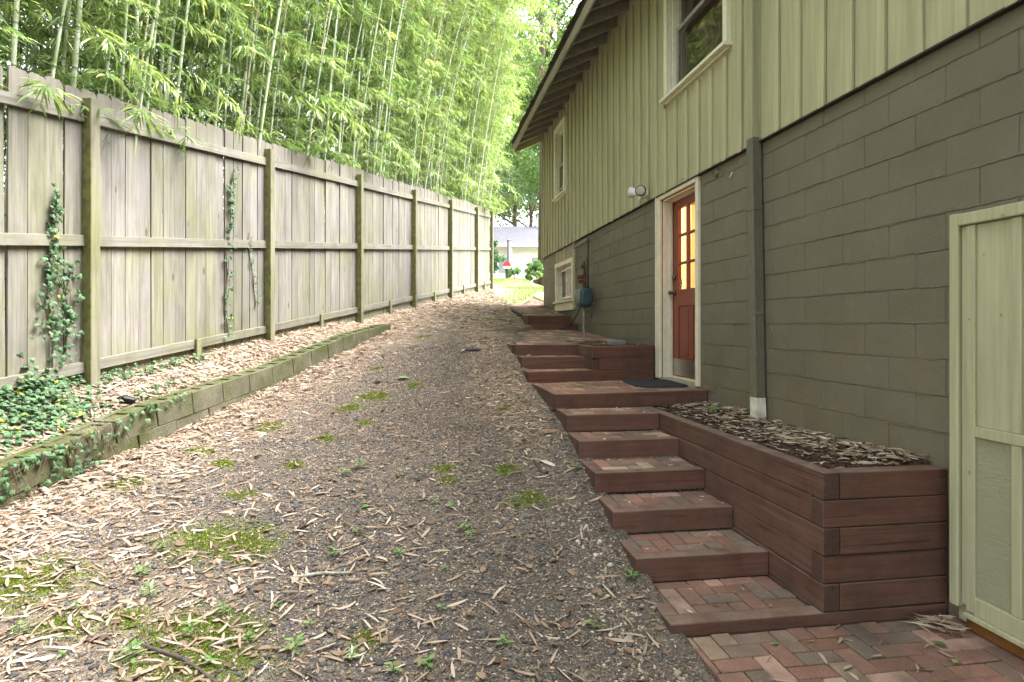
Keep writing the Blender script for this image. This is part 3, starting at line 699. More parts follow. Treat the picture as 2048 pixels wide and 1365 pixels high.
spout('white_foot', .66,.935, 0,.015, M_DOWNW, dsp, .104,.078); spout('lower_pipe', .93,3.04, .015,.075, M_DOWND, dsp); spout('upper_pipe', 3.041,5.6, .075,.078, M_DOWNG, dsp)
for zz, yy_ in ((1.6,.035),(2.45,.058)):
    m = MB(); m.box(-.039,.039,yy_-.052,yy_+.052,zz-.70,zz+.03-.70,.002); m.build('strap', M_DOWND if zz<3 else M_DOWNG, dsp)

# floodlight
fl = thing('floodlight', 'twin white floodlight on the siding near the red door', 'floodlight', (WX-.05,6.93,3.10))
m = MB(); m.tube([(-.0,0,0),(-.035,0,0),(-.04,0,0)],[.055,.055,.04],16); m.build('base_plate', M_LAMPW, fl, smooth=False)
m = MB(); m.tube([(-.03,0,-.01),(-.06,0,-.035),(-.085,0,-.03)],[.022,.022,.02],10); m.box(-.095,-.05,-.025,.025,-.075,-.02,.006); m.build('swivel', M_LAMPW, fl)
for (yy_, aim) in ((-.10,(-.35,-.93,-.12)),(.13,(-.6,.72,.25))):
    d = np.array(aim)/np.linalg.norm(aim); c0 = np.array((-.09,yy_*.45,.02)); c1 = c0+d*.10
    m = MB(); m.tube([c0-d*.01,c0,c0+d*.03,c0+d*.085,c1],[.02,.034,.042,.066,.070],20); hd = m.build('lamp_head', M_LAMPW, fl, smooth=False)
    m = MB(); m.tube([c1+d*.0005,c1+d*.006],[.067,.064],20); m.build('gasket', M_CABLE, hd)
    m = MB(); m.tube([c1+d*.0065,c1+d*.010,c1+d*.013],[.058,.045,.006],20); m.build('lens', simple('frosted_lens',(.42,.38,.31),.2), hd, smooth=True)
# small pale sealant blob on the wall right of the door head
t = thing('sealant_blob', 'small pale sealant blob under the siding right of the door', 'sealant', (WX-.002,5.26,2.93))
m = MB(); m.tube([(.004,0,.03),(-.008,0,.022),(-.010,0,-.02),(.002,0,-.04)],[.014,.02,.016,.006],10); m.build('blob', simple('faded_grey',(.2,.19,.155),.6), t, smooth=True)

# gas meter and pipes
gm = thing('gas_meter', 'blue-grey gas meter with pipes on the block wall', 'gas meter', (2.58,9.28,1.95))
m = MB()
prof = []
for k in range(16): a = 2*math.pi*k/16; prof.append((.10*abs(math.cos(a))**.6*math.copysign(1,math.cos(a)), .155*abs(math.sin(a))**.7*math.copysign(1,math.sin(a))))
V=[]; yst=[(-.16,.72),(-.14,.93),(-.10,1),(.10,1),(.14,.93),(.16,.72)]
for y_,s_ in yst: V += [(x*s_,y_,z*s_) for x,z in prof]
F=[(i*16+k,i*16+(k+1)%16,(i+1)*16+(k+1)%16,(i+1)*16+k) for i in range(5) for k in range(16)]+[tuple(range(16)),tuple(range(80,96))[::-1]]
m.add(V,[f[::-1] for f in F]); m.build('meter_body', M_METER, gm)
for yy_ in (-.105,.105):
    m = MB(); V=[]
    for y_,s_ in ((-.014,1.04),(.014,1.04)): V += [(x*s_,y_+yy_,z*s_) for x,z in prof]
    m.add(V,[(k,(k+1)%16,16+(k+1)%16,16+k)[::-1] for k in range(16)]+[tuple(range(16))[::-1],tuple(range(16,32))]); m.build('flange', M_METERG if yy_>0 else M_METER, gm)
m = MB(); m.box(-.08,.02,.17,.29,.06,.15,.006); m.build('index_box', M_EAVE, gm); m = MB(); m.box(-.075,.015,.291,.325,.065,.145,.004); m.build('index_face', M_LAMPW, gm)
m = MB(); m.tube([(-.06,-.165,.13),(-.065,-.17,-.05),(-.06,-.165,-.22)],[.004]*3,6); m.build('seal_wire', M_PIPE, gm)
m = MB(); m.tube([(.04,-.28,.12),(.04,-.285,-.1),(.04,-.27,-.32)],[.009]*3,6); m.build('ground_rod', M_DARK, gm)
m = MB(); m.tube([(.02,-.1,.13),(.02,-.1,.86),(.02,-.1,.90),(.03,-.07,.925),(.05,0,.935),(.09,1.0,.93)],[.024,.024,.028,.026,.024,.024],10); m.tube([(.02,-.1,.86),(.02,-.1,.93)],[.031,.031],10); m.build('vent_pipe', M_PIPE, gm, smooth=True)
m = MB(); m.tube([(.03,.13,-.15),(.03,.14,-.42),(.03,.12,-.66)],[.022,.021,.024],9); m.build('riser_pipe', simple('peeling_pipe',(.33,.32,.27),.8,var=.6,scale=9), gm, smooth=True)
m = MB(); m.tube([(.03,.1,.14),(.03,.1,.30),(.03,.1,.45)],[.02,.03,.018],9); m.tube([(.0,.1,.34),(-.06,.16,.345)],[.03,.035],10); m.tube([(.0,.1,.27),(-.05,.13,.27)],[.025,.028],10); m.build('regulator', M_RUST, gm)
m = MB(); m.tube([(.03,.1,.44),(.03,.11,.56),(.03,.13,.60)],[.022,.016,.01],8); m.box(.0,.03,.1,.24,.52,.545,.004); m.box(.0,.03,.16,.19,.48,.52,.004); m.build('shutoff_valve', simple('green_iron',(.05,.055,.035),.8), gm)
cb = thing('cable', 'black cable drooping from the gas meter to the brick landing', 'cable', (2.58,9.5,1.9))
m = MB(); m.tube([(0,-.05,-.02),(.0,.0,-.05),(.0,.12,-.14),(-.02,.3,-.28),(-.04,.58,-.40),(-.10,.80,-.455),(-.2,.86,-.465)],[.009]*7,7); m.build('cable_run', M_CABLE, cb, smooth=True)

# utility closet door at the near end of the wall
cx, cy_ = 2.68, 2.655
cl = thing('closet', 'sage painted closet front with battens and crinkled lower panel beside the planter', 'closet', (cx,cy_,0))
def C(n,a,b,c,d,x0,x1,mt,cc=.003): return piece(n, cl, ((x0+x1)/2-cx,(a+b)/2-cy_,(c+d)/2), (x1-x0,b-a,d-c), mt, cc)
C('carcass',.6,2.69,.02,2.0,2.72,2.76,M_TRIMG); 
C('side_trim',2.648,2.70,.10,2.08,2.672,2.745,M_TRIMG,.005); C('top_trim',.6,2.647,2.015,2.075,2.668,2.745,M_TRIMG,.005)
C('stop_strip',2.616,2.643,.12,2.012,2.69,2.718,M_TRIMG); C('stile',2.565,2.612,.10,2.012,2.682,2.718,M_TRIMG)
yb_ = 2.565; k = 0
for (a,b) in ((2.383,2.5645),(2.154,2.336),(1.925,2.107),(1.69,1.878)):
    C('upper_panel',a,b,1.022,2.012,2.696,2.718,M_TRIMG,.002)
    b_ = NB('crinkled_paint%d'%k) if k==0 else None
    if b_ is not None:
        c_ = b_.coord('World',(1,2.2,7),(0.5,0,0)); n_ = b_.noise(c_, 9, 6, .7, 1.5); M_CRINK = b_.fin((.36,.36,.235), .5, b_.bump(n_,.9,.02), spec=.4)
    C('lower_panel',a,b,.185,.968,2.696,2.718,M_CRINK,.002)
    C('batten',a-.047,a-.0005,.185,.968,2.684,2.718,M_TRIMG); C('batten',a-.047,a-.0005,1.022,2.012,2.684,2.718,M_TRIMG); k += 1
C('mid_rail',.6,2.5645,.969,1.021,2.680,2.718,M_TRIMG); C('bottom_rail',.6,2.5645,.095,.184,2.680,2.718,M_TRIMG); C('drip_edge',.6,2.61,.07,.094,2.664,2.718,M_TRIMG)
C('wood_sill',.6,2.62,.006,.069,2.690,2.719,simple('orange_wood',(.16,.065,.016),.5,var=.3),.004)

# ------------------------------------------------------------------ brick paving
BU = .1005
def herring(x0,x1,y0,y1,ox=0.,oy=0.):
    """axis-aligned herringbone clipped to a rectangle -> (xa,xb,ya,yb)"""
    out = []
    i0, i1 = int((x0-ox)/BU)-3, int((x1-ox)/BU)+3; j0, j1 = int((y0-oy)/BU)-3, int((y1-oy)/BU)+3
    for i in range(i0,i1):
        for j in range(j0,j1):
            k = (i-j)%4
            if k == 0: r = (i,i+2,j,j+1)
            elif k == 3: r = (i,i+1,j,j+2)
            else: continue
            a,b,c,d = max(x0,ox+r[0]*BU),min(x1,ox+r[1]*BU),max(y0,oy+r[2]*BU),min(y1,oy+r[3]*BU)
            if b-a>.03 and d-c>.03: out.append((a,b,c,d))
    return out
def lay(parent, rects, zf, slope=0., base=(0,0,0), th=.055, jit=.0022):
    for (a,b,c,d) in rects:
        x, y = (a+b)/2, (c+d)/2
        qd = lambda v: round(v*200)/200
        piece('brick', parent, (x-base[0], y-base[1], zf(x,y)-th/2-base[2]+J(jit)), (qd(b-a)-.005+J(.0), qd(d-c)-.005, th), M_BRICK, .005, (slope+J(.012), J(.012), J(.008)))

patio = kind(link('patio', None, None, (2,2.3,0)), 'structure')
m = MB(); m.box(-.72,1.0,-1.9,.47,-.2,-.010,.001); m.build('joint_soil', M_SANDJ, patio)
R = [r for r in herring(1.27,2.80,1.55,2.765,1.30,.04) if not (r[1]<1.46 and r[2]<2.35 and rnd.random()<.55)]
lay(patio, R, lambda x,y: .002, 0, (2,2.3,0))

stairs = thing('stairs', 'lower flight of brown timber steps with brick treads beside the long planter', 'stairs', (1.6,4.0,0))
def S(n,a,b,c,d,e,f,mt=M_TIMBER_X,cc=.0035,par=None,base=(1.6,4.0,0),j=.0015): return span(n, par or stairs, a-base[0],b-base[0],c-base[1],d-base[1],e,f, mt, cc, j)
XL, XP = 1.205, 2.02
for k in range(6):
    y0, y1, z = STEP_Y[k], STEP_Y[k+1], STEP_Z[k]
    S('riser_timber', XL, (2.735 if k==0 else XP-.004), y0, y0+.092, z-.139, z)
    if k==5: y1 -= .02
    S('side_timber', XL+.002, XL+.09, y0+.095, y1+.02, z-.139, z-.001, M_TIMBER_Y)
    S('side_timber', XL+.004, XL+.088, y0+.095, y1+.3, z-.28, z-.141, M_TIMBER_Y)
    S('brick_bed', XL+.092, XP-.004, y0+.094, y1+.08, z-.139, z-.012, M_SANDJ, .001, j=0)
    lay(stairs, herring(XL+.094, XP-.008, y0+.096, y1-.002, XL+.094+rnd.randint(0,3)*BU, y0+.096+rnd.randint(0,3)*BU), lambda x,y: z-.003, 0, (1.6,4.0,0))
# the landing in front of the door: front timber runs slightly askew
sk = math.atan2(.15,1.53)
def skew(n,par,xa,ya,xb,yb,z0,z1,th,base,mt=M_TIMBER_X):
    L = math.hypot(xb-xa,yb-ya); an = math.atan2(yb-ya,xb-xa); nx_, ny_ = -math.sin(an), math.cos(an)
    return piece(n, par, ((xa+xb)/2+nx_*th/2-base[0],(ya+yb)/2+ny_*th/2-base[1],(z0+z1)/2), (L,th,z1-z0), mt, .0035, (0,0,an))
skew('riser_timber', stairs, 1.205,5.29,2.738,5.44,.751,.89,.092,(1.6,4.0,0))
S('side_timber',1.19,1.28,5.385,6.46,.751,.889,M_TIMBER_Y).rotation_euler = (0,0,.02)
S('side_timber',1.19,1.278,5.385,6.6,.61,.749,M_TIMBER_Y)
S('brick_bed',1.28,2.74,5.5,6.75,.70,.878,M_SANDJ,.001,j=0)
LR = []
for (a,b,c,d) in herring(1.285,2.742,5.2,6.9,1.285,5.3):
    fy = 5.30+.0978*((a+b)/2-1.2)+.098; by = 6.38+.17*((a+b)/2-1.2)
    c2, d2 = max(c, fy), min(d, by)
    if d2-c2>.03: LR.append((a,b,c2,d2))
lay(stairs, LR, lambda x,y: .889, 0, (1.6,4.0,0))

# upper flight and sloping landing
st2 = thing('stairs', 'upper flight of three brown timber steps beyond the door landing', 'stairs', (1.5,7.5,0))
B2 = (1.5,7.5,0)
skew('riser_timber', st2, 1.15,6.38,2.68,6.64,.885,1.01,.092,B2)
S2 = lambda *a, **k: S(*a, par=st2, base=B2, **k)
S2('side_timber',1.145,1.235,6.475,6.9,.86,1.009,M_TIMBER_Y); S2('riser_timber',1.15,1.925,6.82,6.912,1.011,1.146); S2('side_timber',1.15,1.238,6.914,7.3,1.0,1.145,M_TIMBER_Y)
S2('riser_timber',1.14,1.925,7.22,7.312,1.14,1.275); S2('side_timber',1.11,1.20,7.314,7.86,1.12,1.274,M_TIMBER_Y)
S2('brick_bed',1.24,1.9,6.6,6.82,.9,1.0,M_SANDJ,.001,j=0); S2('brick_bed',1.24,1.9,6.9,7.22,1.0,1.134,M_SANDJ,.001,j=0)
lay(st2, [(a,b,max(c,6.49+.17*((a+b)/2-1.15)),d) for (a,b,c,d) in herring(1.238,1.915,6.4,6.816,1.24,6.49) if d-max(c,6.49+.17*((a+b)/2-1.15))>.03], lambda x,y: 1.008, 0, B2)
lay(st2, herring(1.24,1.92,6.915,7.216,1.24,6.915), lambda x,y: 1.143, 0, B2)
zl = lambda x,y: 1.274+max(0,(y-7.3))*.052
m = MB(); V=[(1.21,7.3,1.262),(2.745,7.3,1.262),(2.745,10.33,1.42),(1.95,10.33,1.42),(1.6,9.8,1.39),(1.43,9.2,1.36),(1.43,7.9,1.292),(1.21,7.86,1.29)]
V=[(a-1.5,b-7.5,c-.004) for a,b,c in V]; V+=[(a,b,c-.2) for a,b,c in V]; m.add(V,[tuple(range(8))]+[(k,8+k,8+(k+1)%8,(k+1)%8) for k in range(8)]); m.build('brick_bed', M_SANDJ, st2)
UL = []
for r in herring(1.205,2.742,7.316,10.325,1.205,7.316):
    xm, ym_ = (r[0]+r[1])/2, (r[2]+r[3])/2
    if xm > walk_left(np.array([ym_]))[()]+.03 and not (1.94<xm and ym_<7.75 and False): UL.append(r)
UL = [r for r in UL if not ((r[0]+r[1])/2>1.93 and (r[2]+r[3])/2<7.9)]
lay(st2, UL, zl, math.atan(.052), B2)
# two timber risers up to the walkway along the wall
S2('riser_timber',1.895,2.742,10.33,10.42,1.43,1.54); S2('riser_timber',1.91,2.742,10.80,10.89,1.545,1.685); S2('brick_bed',1.91,2.742,10.42,10.80,1.40,1.535,M_SANDJ,.001,j=0)
lay(st2, herring(1.9,2.74,10.425,10.797,1.9,10.425), lambda x,y: 1.539, 0, B2)
S2('side_timber',1.87,1.905,10.4,10.95,1.40,1.68,M_TIMBER_Y)

walk = kind(link('walkway', None, None, (2.3,12,1.8)), 'structure')
zw = lambda x,y: 1.684+(y-10.89)*.116
m = MB(); P=[(1.93,10.89),(2.745,10.89),(2.745,13.31),(5.5,13.31),(5.5,17),(3.3,16.9),(2.85,15.5),(2.4,13.9),(1.85,12.75),(1.86,12.0)]
V=[(a-2.3,b-12,zw(a,b)-.014-1.8) for a,b in P]; n_=len(P); V+=[(a,b,c-.35) for a,b,c in V]; m.add(V,[tuple(range(n_))]+[(k,n_+k,n_+(k+1)%n_,(k+1)%n_) for k in range(n_)]); m.build('brick_bed', M_SANDJ, walk)
WR = []
for r in herring(1.7,4.6,10.895,16.6,1.7,10.895):
    xm, ym_ = (r[0]+r[1])/2, (r[2]+r[3])/2
    if xm > float(np.interp(ym_,[10.9,12.0,12.75,13.9,15.5,16.9],[1.95,1.87,1.87,2.42,2.88,3.3]))+.04 and not (ym_<13.33 and r[1]>2.745): WR.append(r)
WR = WR[:298]
lay(walk, WR, zw, math.atan(.116), (2.3,12,1.8))

# ------------------------------------------------------------------ planters
def layers(par, base, corner, xend, yend, zs, skewed=0.0):
    pass
pb = thing('planter_box', 'long stained timber planter box between the steps and the block wall', 'planter', (2.4,4.0,0))
PB = (2.4,4.0,0); HL = .1415; PT = .765; T9 = .092
for k in range(5):
    z1 = PT-k*HL; z0 = z1-HL+.0055; o1 = J(.002)
    if k%2 == 0:
        S('end_timber',XP+T9+.004,2.738,STEP_Y[0]+o1,STEP_Y[0]+T9,z0,z1,M_TIMBER_X,par=pb,base=PB)
        S('side_timber',XP+J(.0015),XP+T9,STEP_Y[0]-.001,4.05 if k else 5.30,z0,z1,M_TIMBER_Y,par=pb,base=PB)
        if k: S('side_timber',XP,XP+T9,4.053,5.33,z0,z1,M_TIMBER_Y,par=pb,base=PB)
    else:
        S('end_timber',XP+.0005,2.738,STEP_Y[0]+o1,STEP_Y[0]+T9,z0,z1,M_TIMBER_X,par=pb,base=PB)
        S('side_timber',XP+J(.0015),XP+T9,STEP_Y[0]+T9+.002,5.33,z0,z1,M_TIMBER_Y,par=pb,base=PB)
S('side_timber',XP+.001,XP+T9,2.868,3.4,-.08,.0575,M_TIMBER_Y,par=pb,base=PB)
S('top_timber',XP-.12,XP+.0,5.02,5.27,.66,.764,M_TIMBER_X,par=pb,base=PB)
def mulch(parent, x0,x1,y0,y1,zf,n=(26,70),name='mulch'):
    X,Y = np.meshgrid(np.linspace(x0,x1,n[0]),np.linspace(y0,y1,n[1])); Z = zf(X,Y)+RG.normal(size=X.shape)*.008
    ii = np.arange(X.size).reshape(X.shape); q = np.stack([ii[:-1,:-1],ii[:-1,1:],ii[1:,1:],ii[1:,:-1]],-1).reshape(-1,4)
    o = link(name, mesh_np(name, np.stack([X,Y,Z],-1).reshape(-1,3), [q], [M_BARK], None, True), parent); return kind(o,'stuff')
mz = lambda X,Y: .715+.03*np.sin(Y*3+X*2)*.5+.035*np.clip((X-2.3)/.4,0,1)
mulch(None, XP+T9-.002, 2.747, STEP_Y[0]+T9-.002, 5.42, mz)
pb2 = thing('planter_box', 'small three-layer timber planter box in the corner left of the door', 'planter', (2.3,6.9,0))
P2 = (2.3,6.9,0)
for (z0,z1) in ((1.0125,1.143),(1.146,1.275)):
    xa = 1.90 if z0>1.1 else 1.99
    skew('front_timber', pb2, xa,6.505+(xa-1.9)*.17,2.68,6.64,z0,z1,.092,P2)
    S('side_timber',1.905,1.992,6.62 if z0>1.1 else 6.53,7.90,z0,z1,M_TIMBER_Y,par=pb2,base=P2)
S('end_timber',2.60,2.69,6.74,6.99,.89,1.274,M_TIMBER_Y,par=pb2,base=P2)
mulch(None, 1.985,2.747,6.70,7.93, lambda X,Y: 1.262+.012*np.sin(7*X+5*Y), (26,40))
o = piece('paver_block', None, (2.34,6.98,1.302), (.20,.12,.055), M_PAVER, .006, (.03,-.02,.12)); tag(o, 'grey concrete paver lying on the small planter mulch left of the door', 'paver')
# doormat
m = MB(); nx_=24; 
def mat_shape():
    hw, hl = .27, .385; pts=[]
    for k in range(28):
        a = 2*math.pi*k/28; c_, s_ = math.cos(a), math.sin(a); pts.append((hw*math.copysign(abs(c_)**.35,c_), hl*math.copysign(abs(s_)**.35,s_)))
    return pts
pts = mat_shape(); V=[(a,b,0) for a,b in pts]+[(a,b,.012) for a,b in pts]+[(a*.93,b*.95,.014) for a,b in pts]+[(a*.91,b*.935,.010) for a,b in pts]; n_=28
m.add(V,[(r*n_+k,r*n_+(k+1)%n_,(r+1)*n_+(k+1)%n_,(r+1)*n_+k) for r in range(3) for k in range(n_)]+[tuple(range(3*n_,4*n_))])
mt = m.build('doormat', M_MAT, None, (2.455,6.09,.891), (0,0,-.06)); tag(mt, 'black textured rubber doormat on the landing before the red door', 'doormat')
rb = MB()
for iy in range(22):
    for ix in range(15):
        x, y = -.23+ix*.033, -.34+iy*.0325; rb.add([(x-.011,y,.0098),(x,y-.009,.0098),(x+.011,y,.0098),(x,y+.009,.0098),(x,y,.015)],[(0,1,4),(1,2,4),(2,3,4),(3,0,4)])
kind(rb.build('rubber_stud', M_MAT, mt), 'stuff')

# ------------------------------------------------------------------ fence
T0, DT = 4.915, 2.395; FA = math.atan2(*(np.array(fence_xy(1.0))-np.array(fence_xy(0.0)))[::-1])   # heading of the fence line
fdx, fdy = math.cos(FA), math.sin(FA); pnx, pny = fdy, -fdx          # normal towards the lane
def fpt(t, off=0.0): x, y = fence_xy(t); return x+pnx*off, y+pny*off
ftop = lambda t: 3.345+.1218*(t-T0)                                  # top of the posts
fence = thing('fence', 'tall weathered dog-eared plank fence with mossy posts and three rails', 'fence', (*fpt(10),1.6))
fb = fence.location.copy()
KT = 1/math.hypot(fence_xy(1.0)[0]-fence_xy(0.0)[0], fence_xy(1.0)[1]-fence_xy(0.0)[1])           # depth per metre along the fence
SLF = math.atan(.1218*KT)
posts_t = [T0+DT*k for k in range(-1,6)]+[18.62]
for i, t in enumerate(posts_t):
    x, y = fpt(t, .062); g = 1.0+.122*(t-T0)
    m = MB(); h0, h1 = -.25, ftop(t)+(.015 if i else 0)-g
    m.box(-.045,.045,-.045,.045,h0,h1,.005)
    m.build('post', M_POST, fence, (x-fb[0],y-fb[1],g-fb[2]), (0,0,FA+J(.03)))
tp = 2.3; xi = 0
plank_gap = {}
step_t = .1455*KT
while tp < 18.5:
    tm = tp+step_t/2; wdt = .1455-.0042-abs(rnd.gauss(0,.0024)); 
    if any(abs(tm-q_)<step_t*.5 for q_ in (6.98,10.85,18.25)): wdt -= .02
    x, y = fpt(tm, 0); zt_ = ftop(tm)+.11+rnd.gauss(0,.007)+.012*math.sin(tm*2.1); zb_ = 1.0+.122*(tm-T0)-.02
    h = zt_-zb_; hw = wdt/2; ea = rnd.uniform(.015,.027); th = .009
    pr = [(-hw,0),(hw,0),(hw,h-ea),(hw-ea,h),(-hw+ea,h),(-hw,h-ea)]
    cup = J(.002)
    V = [(a,-th,b) for a,b in pr]+[(a,th,b) for a,b in pr]
    me_ = bpy.data.meshes.new('plank'); me_.from_pydata(V,[],[tuple(range(6)),tuple(range(6,12))[::-1]]+[(k,6+k,6+(k+1)%6,(k+1)%6) for k in range(6)]); me_.materials.append(M_PLANK); me_.update()
    link('plank', me_, fence, (x-fb[0]+pnx*J(.003),y-fb[1]+pny*J(.003),zb_-fb[2]), (rnd.gauss(0,.002),rnd.gauss(0,.0018),FA+rnd.gauss(0,.006)))
    tp += step_t
for i in range(len(posts_t)-1):
    ta, tb = posts_t[i]+.046*KT, posts_t[i+1]-.046*KT; tm = (ta+tb)/2; L = (tb-ta)/KT/math.cos(SLF)
    for dz in (-.135,-1.14,-2.165):
        x, y = fpt(tm, .0095+.0195)
        piece('rail', fence, (x-fb[0],y-fb[1],ftop(tm)+dz-fb[2]), (L-.004,.038,.089), M_RAIL, .003, (J(.01),-SLF+J(.003),FA))
    x, y = fpt(tm+J(.1), .052); g = 1.0+.122*(tm-T0)
    m = MB(); m.box(-.04,.04,-.02,.02,-.15,ftop(tm)-2.165+.05-g,.004); m.build('stake', M_POST, fence, (x-fb[0],y-fb[1],g-fb[2]), (0,0,FA+J(.05)))
    x, y = fpt(tm, -.03); piece('kick_board', fence, (x-fb[0],y-fb[1],1.0+.122*(tm-T0)+.03-fb[2]), (L,.02,.2), M_RAIL, .003, (0,-SLF,FA))

# ------------------------------------------------------------------ kerb wall of hollow concrete blocks
kerb = thing('kerb_wall', 'low mossy hollow-block kerb wall holding the leaf bed along the drive', 'retaining wall', (*fpt(6,.5),.9)); kb = kerb.location.copy()
def hollow_block(L, Wd, Hh):
    m = MB(); o = [(-L/2,-Wd/2),(L/2,-Wd/2),(L/2,Wd/2),(-L/2,Wd/2)]; t = .032; cw = (L-3*t)/2
    holes_ = [(-L/2+t,-L/2+t+cw),(t/2,t/2+cw)]
    m.box(-L/2,L/2,-Wd/2,-Wd/2+t,0,Hh,.005); m.box(-L/2,L/2,Wd/2-t,Wd/2,0,Hh,.005)
    for xa in (-L/2, -t/2, L/2-t): m.box(xa,xa+t,-Wd/2+t+.001,Wd/2-t-.001,0,Hh-.003,.004)
    m.box(-L/2+t+.001,L/2-t-.001,-Wd/2+t+.001,Wd/2-t-.001,0,Hh-.018,.001)
    return m
tt = 1.9; first = None
while tt < 9.45:
    L = .392; tm = tt+L*KT/2; x, y = fpt(tm, .545); zk = float(np.interp(tm,CT,CZ)); sl = math.atan((np.interp(tm+.2,CT,CZ)-np.interp(tm-.2,CT,CZ))/.4*KT)
    if first is None: first = hollow_block(L,.19,.19).build('block', M_KERB, kerb); o = first
    else: o = first.copy(); COL.objects.link(o)
    o.location = (x-kb[0]+pnx*J(.0015), y-kb[1]+pny*J(.0015), zk-.19-kb[2]+J(.001)); o.rotation_euler = (J(.005), -sl+J(.002), FA+J(.003))
    o2 = piece('block', kerb, (x-kb[0]+pnx*J(.006)-fdx*.19, y-kb[1]+pny*J(.006)-fdy*.19, zk-.29-kb[2]-.02), (L,.186,.19), M_KERB, .006, (0,-sl,FA+J(.01)))
    tt += (L+.0015)*KT

# ------------------------------------------------------------------ bamboo
def culm_variant(seed, Hc, r0, lean, arch, fol0, dens, leafscale=1.0):
    """one culm leaning to local +x; returns (culm mesh, foliage mesh)"""
    g = np.random.default_rng(seed); seg = 8
    def axis(h): u = h/Hc; return np.array([lean*h+arch*u**3, .12*math.sin(h*.5+seed)*u, h-.25*arch*u**3])
    hs=[0.]; h=.12
    while h < Hc: hs.append(h); h += .20+.16*min(1,h/3.)
    V=[];node=[];rings=[]
    for i,hh in enumerate(hs):
        r = .70*r0*(1-.82*(hh/Hc)**1.25)
        for dz,rr,nv in ((-.035,1.0,.4),(-.008,1.0,.55),(0,1.10,1.0),(.010,1.0,.85),(.03,1.0,.15)):
            if hh+dz < 0 or (hh==0 and dz>0): continue
            p = axis(hh+dz)
            for k in range(seg): a=2*math.pi*k/seg; V.append(p+np.array([math.cos(a),math.sin(a),0])*r*rr); node.append(nv)
            rings.append(1)
    n=len(rings); q=[]
    for i in range(n-1):
        for k in range(seg): q.append((i*seg+k,i*seg+(k+1)%seg,(i+1)*seg+(k+1)%seg,(i+1)*seg+k))
    cm = mesh_np('culm', np.array(V), [np.array(q)], [M_CULM], dict(node=node), True)
    O=[];D=[];S=[];L=[];W=[];DR=[];T=[]; tw=MB()
    for i,hh in enumerate(hs):
        if hh < fol0 or hh > Hc-.05: continue
        u=(hh-fol0)/(Hc-fol0)
        for s_ in range(2 if g.random()<dens else 1):
            if g.random() > dens: continue
            az=g.uniform(0,2*math.pi)*.8+ (0 if s_ else .3); Lb=g.uniform(.45,1.15)*(1-.45*u); el=g.uniform(.25,.9)
            p=axis(hh); d=np.array([math.cos(az)*math.cos(el),math.sin(az)*math.cos(el),math.sin(el)]); path=[p]
            nst=6
            for k in range(nst):
                d=d+np.array([.03,0,-.17]); d/=np.linalg.norm(d); p=p+d*Lb/nst; path.append(p)
            tw.tube([path[0],path[3],path[-1]],[.0035,.002,.001],3,False)
            for k in range(1,nst+1):
                for _ in range(3 if k>1 else 1):
                    c0=path[k]; tz=g.uniform(0,2*math.pi); td=np.array([math.cos(tz),math.sin(tz),g.uniform(-.5,.4)])+ (path[k]-path[k-1])/ (Lb/nst)*.8; td/=np.linalg.norm(td); tl=g.uniform(.08,.22)
                    tip=c0+td*tl+np.array([0,0,-.25*tl]); nl=g.integers(4,8); bright=np.clip(g.normal(.52+.18*u,.17),0,1)
                    for e in range(nl):
                        f=(e+1)/nl; o=c0+(tip-c0)*f; a=g.uniform(-1,1)*1.0
                        dd=td*.8+np.array([math.cos(tz+a*1.5),math.sin(tz+a*1.5),0])*.7+np.array([.12,0,-.45])+g.normal(size=3)*.22
                        O.append(o);D.append(dd);S.append(np.cross(dd,[g.normal()*.5,g.normal()*.5,1])); L.append(g.uniform(.085,.155)*leafscale);W.append(g.uniform(.011,.018)*leafscale);DR.append(g.uniform(.1,.5));T.append(np.clip(bright+g.normal()*.13+(.5 if g.random()<.015 else 0),0,1))
    if O:
        V,pl,t=leaves_np(np.array(O),np.array(D),np.array(S),np.array(L),np.array(W),np.array(DR),np.array(T))
        nv=len(V); nt_=len(tw.v); V=np.concatenate([V,np.array(tw.v)]) ; tf=np.array(tw.f)+nv; pl=[pl[0],pl[1],pl[2],tf]; t=np.concatenate([t,np.zeros(nt_)])
        mi=np.concatenate([np.zeros(3*len(O)),np.ones(len(tf))])
        fm=mesh_np('foliage',V,pl,[M_BAMLEAF,M_TWIG],dict(tint=t),False,mi)
    else: fm=None
    return cm,fm
VAR=[culm_variant(s,*a) for s,a in enumerate([
    (11.5,.030,.05,1.3,2.5,.9),(12.5,.032,.06,1.6,4.0,.9),(10.5,.026,.07,1.5,2.7,.95),(12.0,.031,.05,1.2,4.9,.9),(9.5,.023,.10,1.5,2.3,.95),
    (11.0,.028,.12,1.6,3.0,.95),(13.0,.033,.07,1.8,3.7,.95),(8.5,.019,.05,1.4,2.2,.95),(10.0,.022,.03,1.2,3.0,.95),(7.0,.016,.08,1.2,2.1,.95)])]
VD=[('stout','bare low down'),('stout','half bare'),('slim','bare low down'),('stout','bare very high'),('slim','leafy low down'),('slim','half bare'),('thick','half bare'),('thin','leafy throughout'),('thin','half bare'),('very thin','leafy throughout')]
var_info={id(v):d for v,d in zip(VAR,VD)}
DEAD=culm_variant(50,9.0,.021,.11,.4,7.2,.25)
GREENS={'green':[(.22,.29,.12),(.26,.33,.14),(.18,.25,.09)],'pale':[(.42,.45,.30),(.46,.47,.35),(.38,.42,.26)],'dark green':[(.06,.105,.035),(.075,.12,.04)],'tan':[(.34,.25,.13),(.38,.29,.17)]}
ZN=['first','second','third','fourth','fifth','sixth','seventh']
def zone(t):
    if t>18.6: return 'past the fence end'
    return ZN[max(0,min(6,int(math.floor((t-T0)/DT))+1))]+' fence bay'
ncu=0
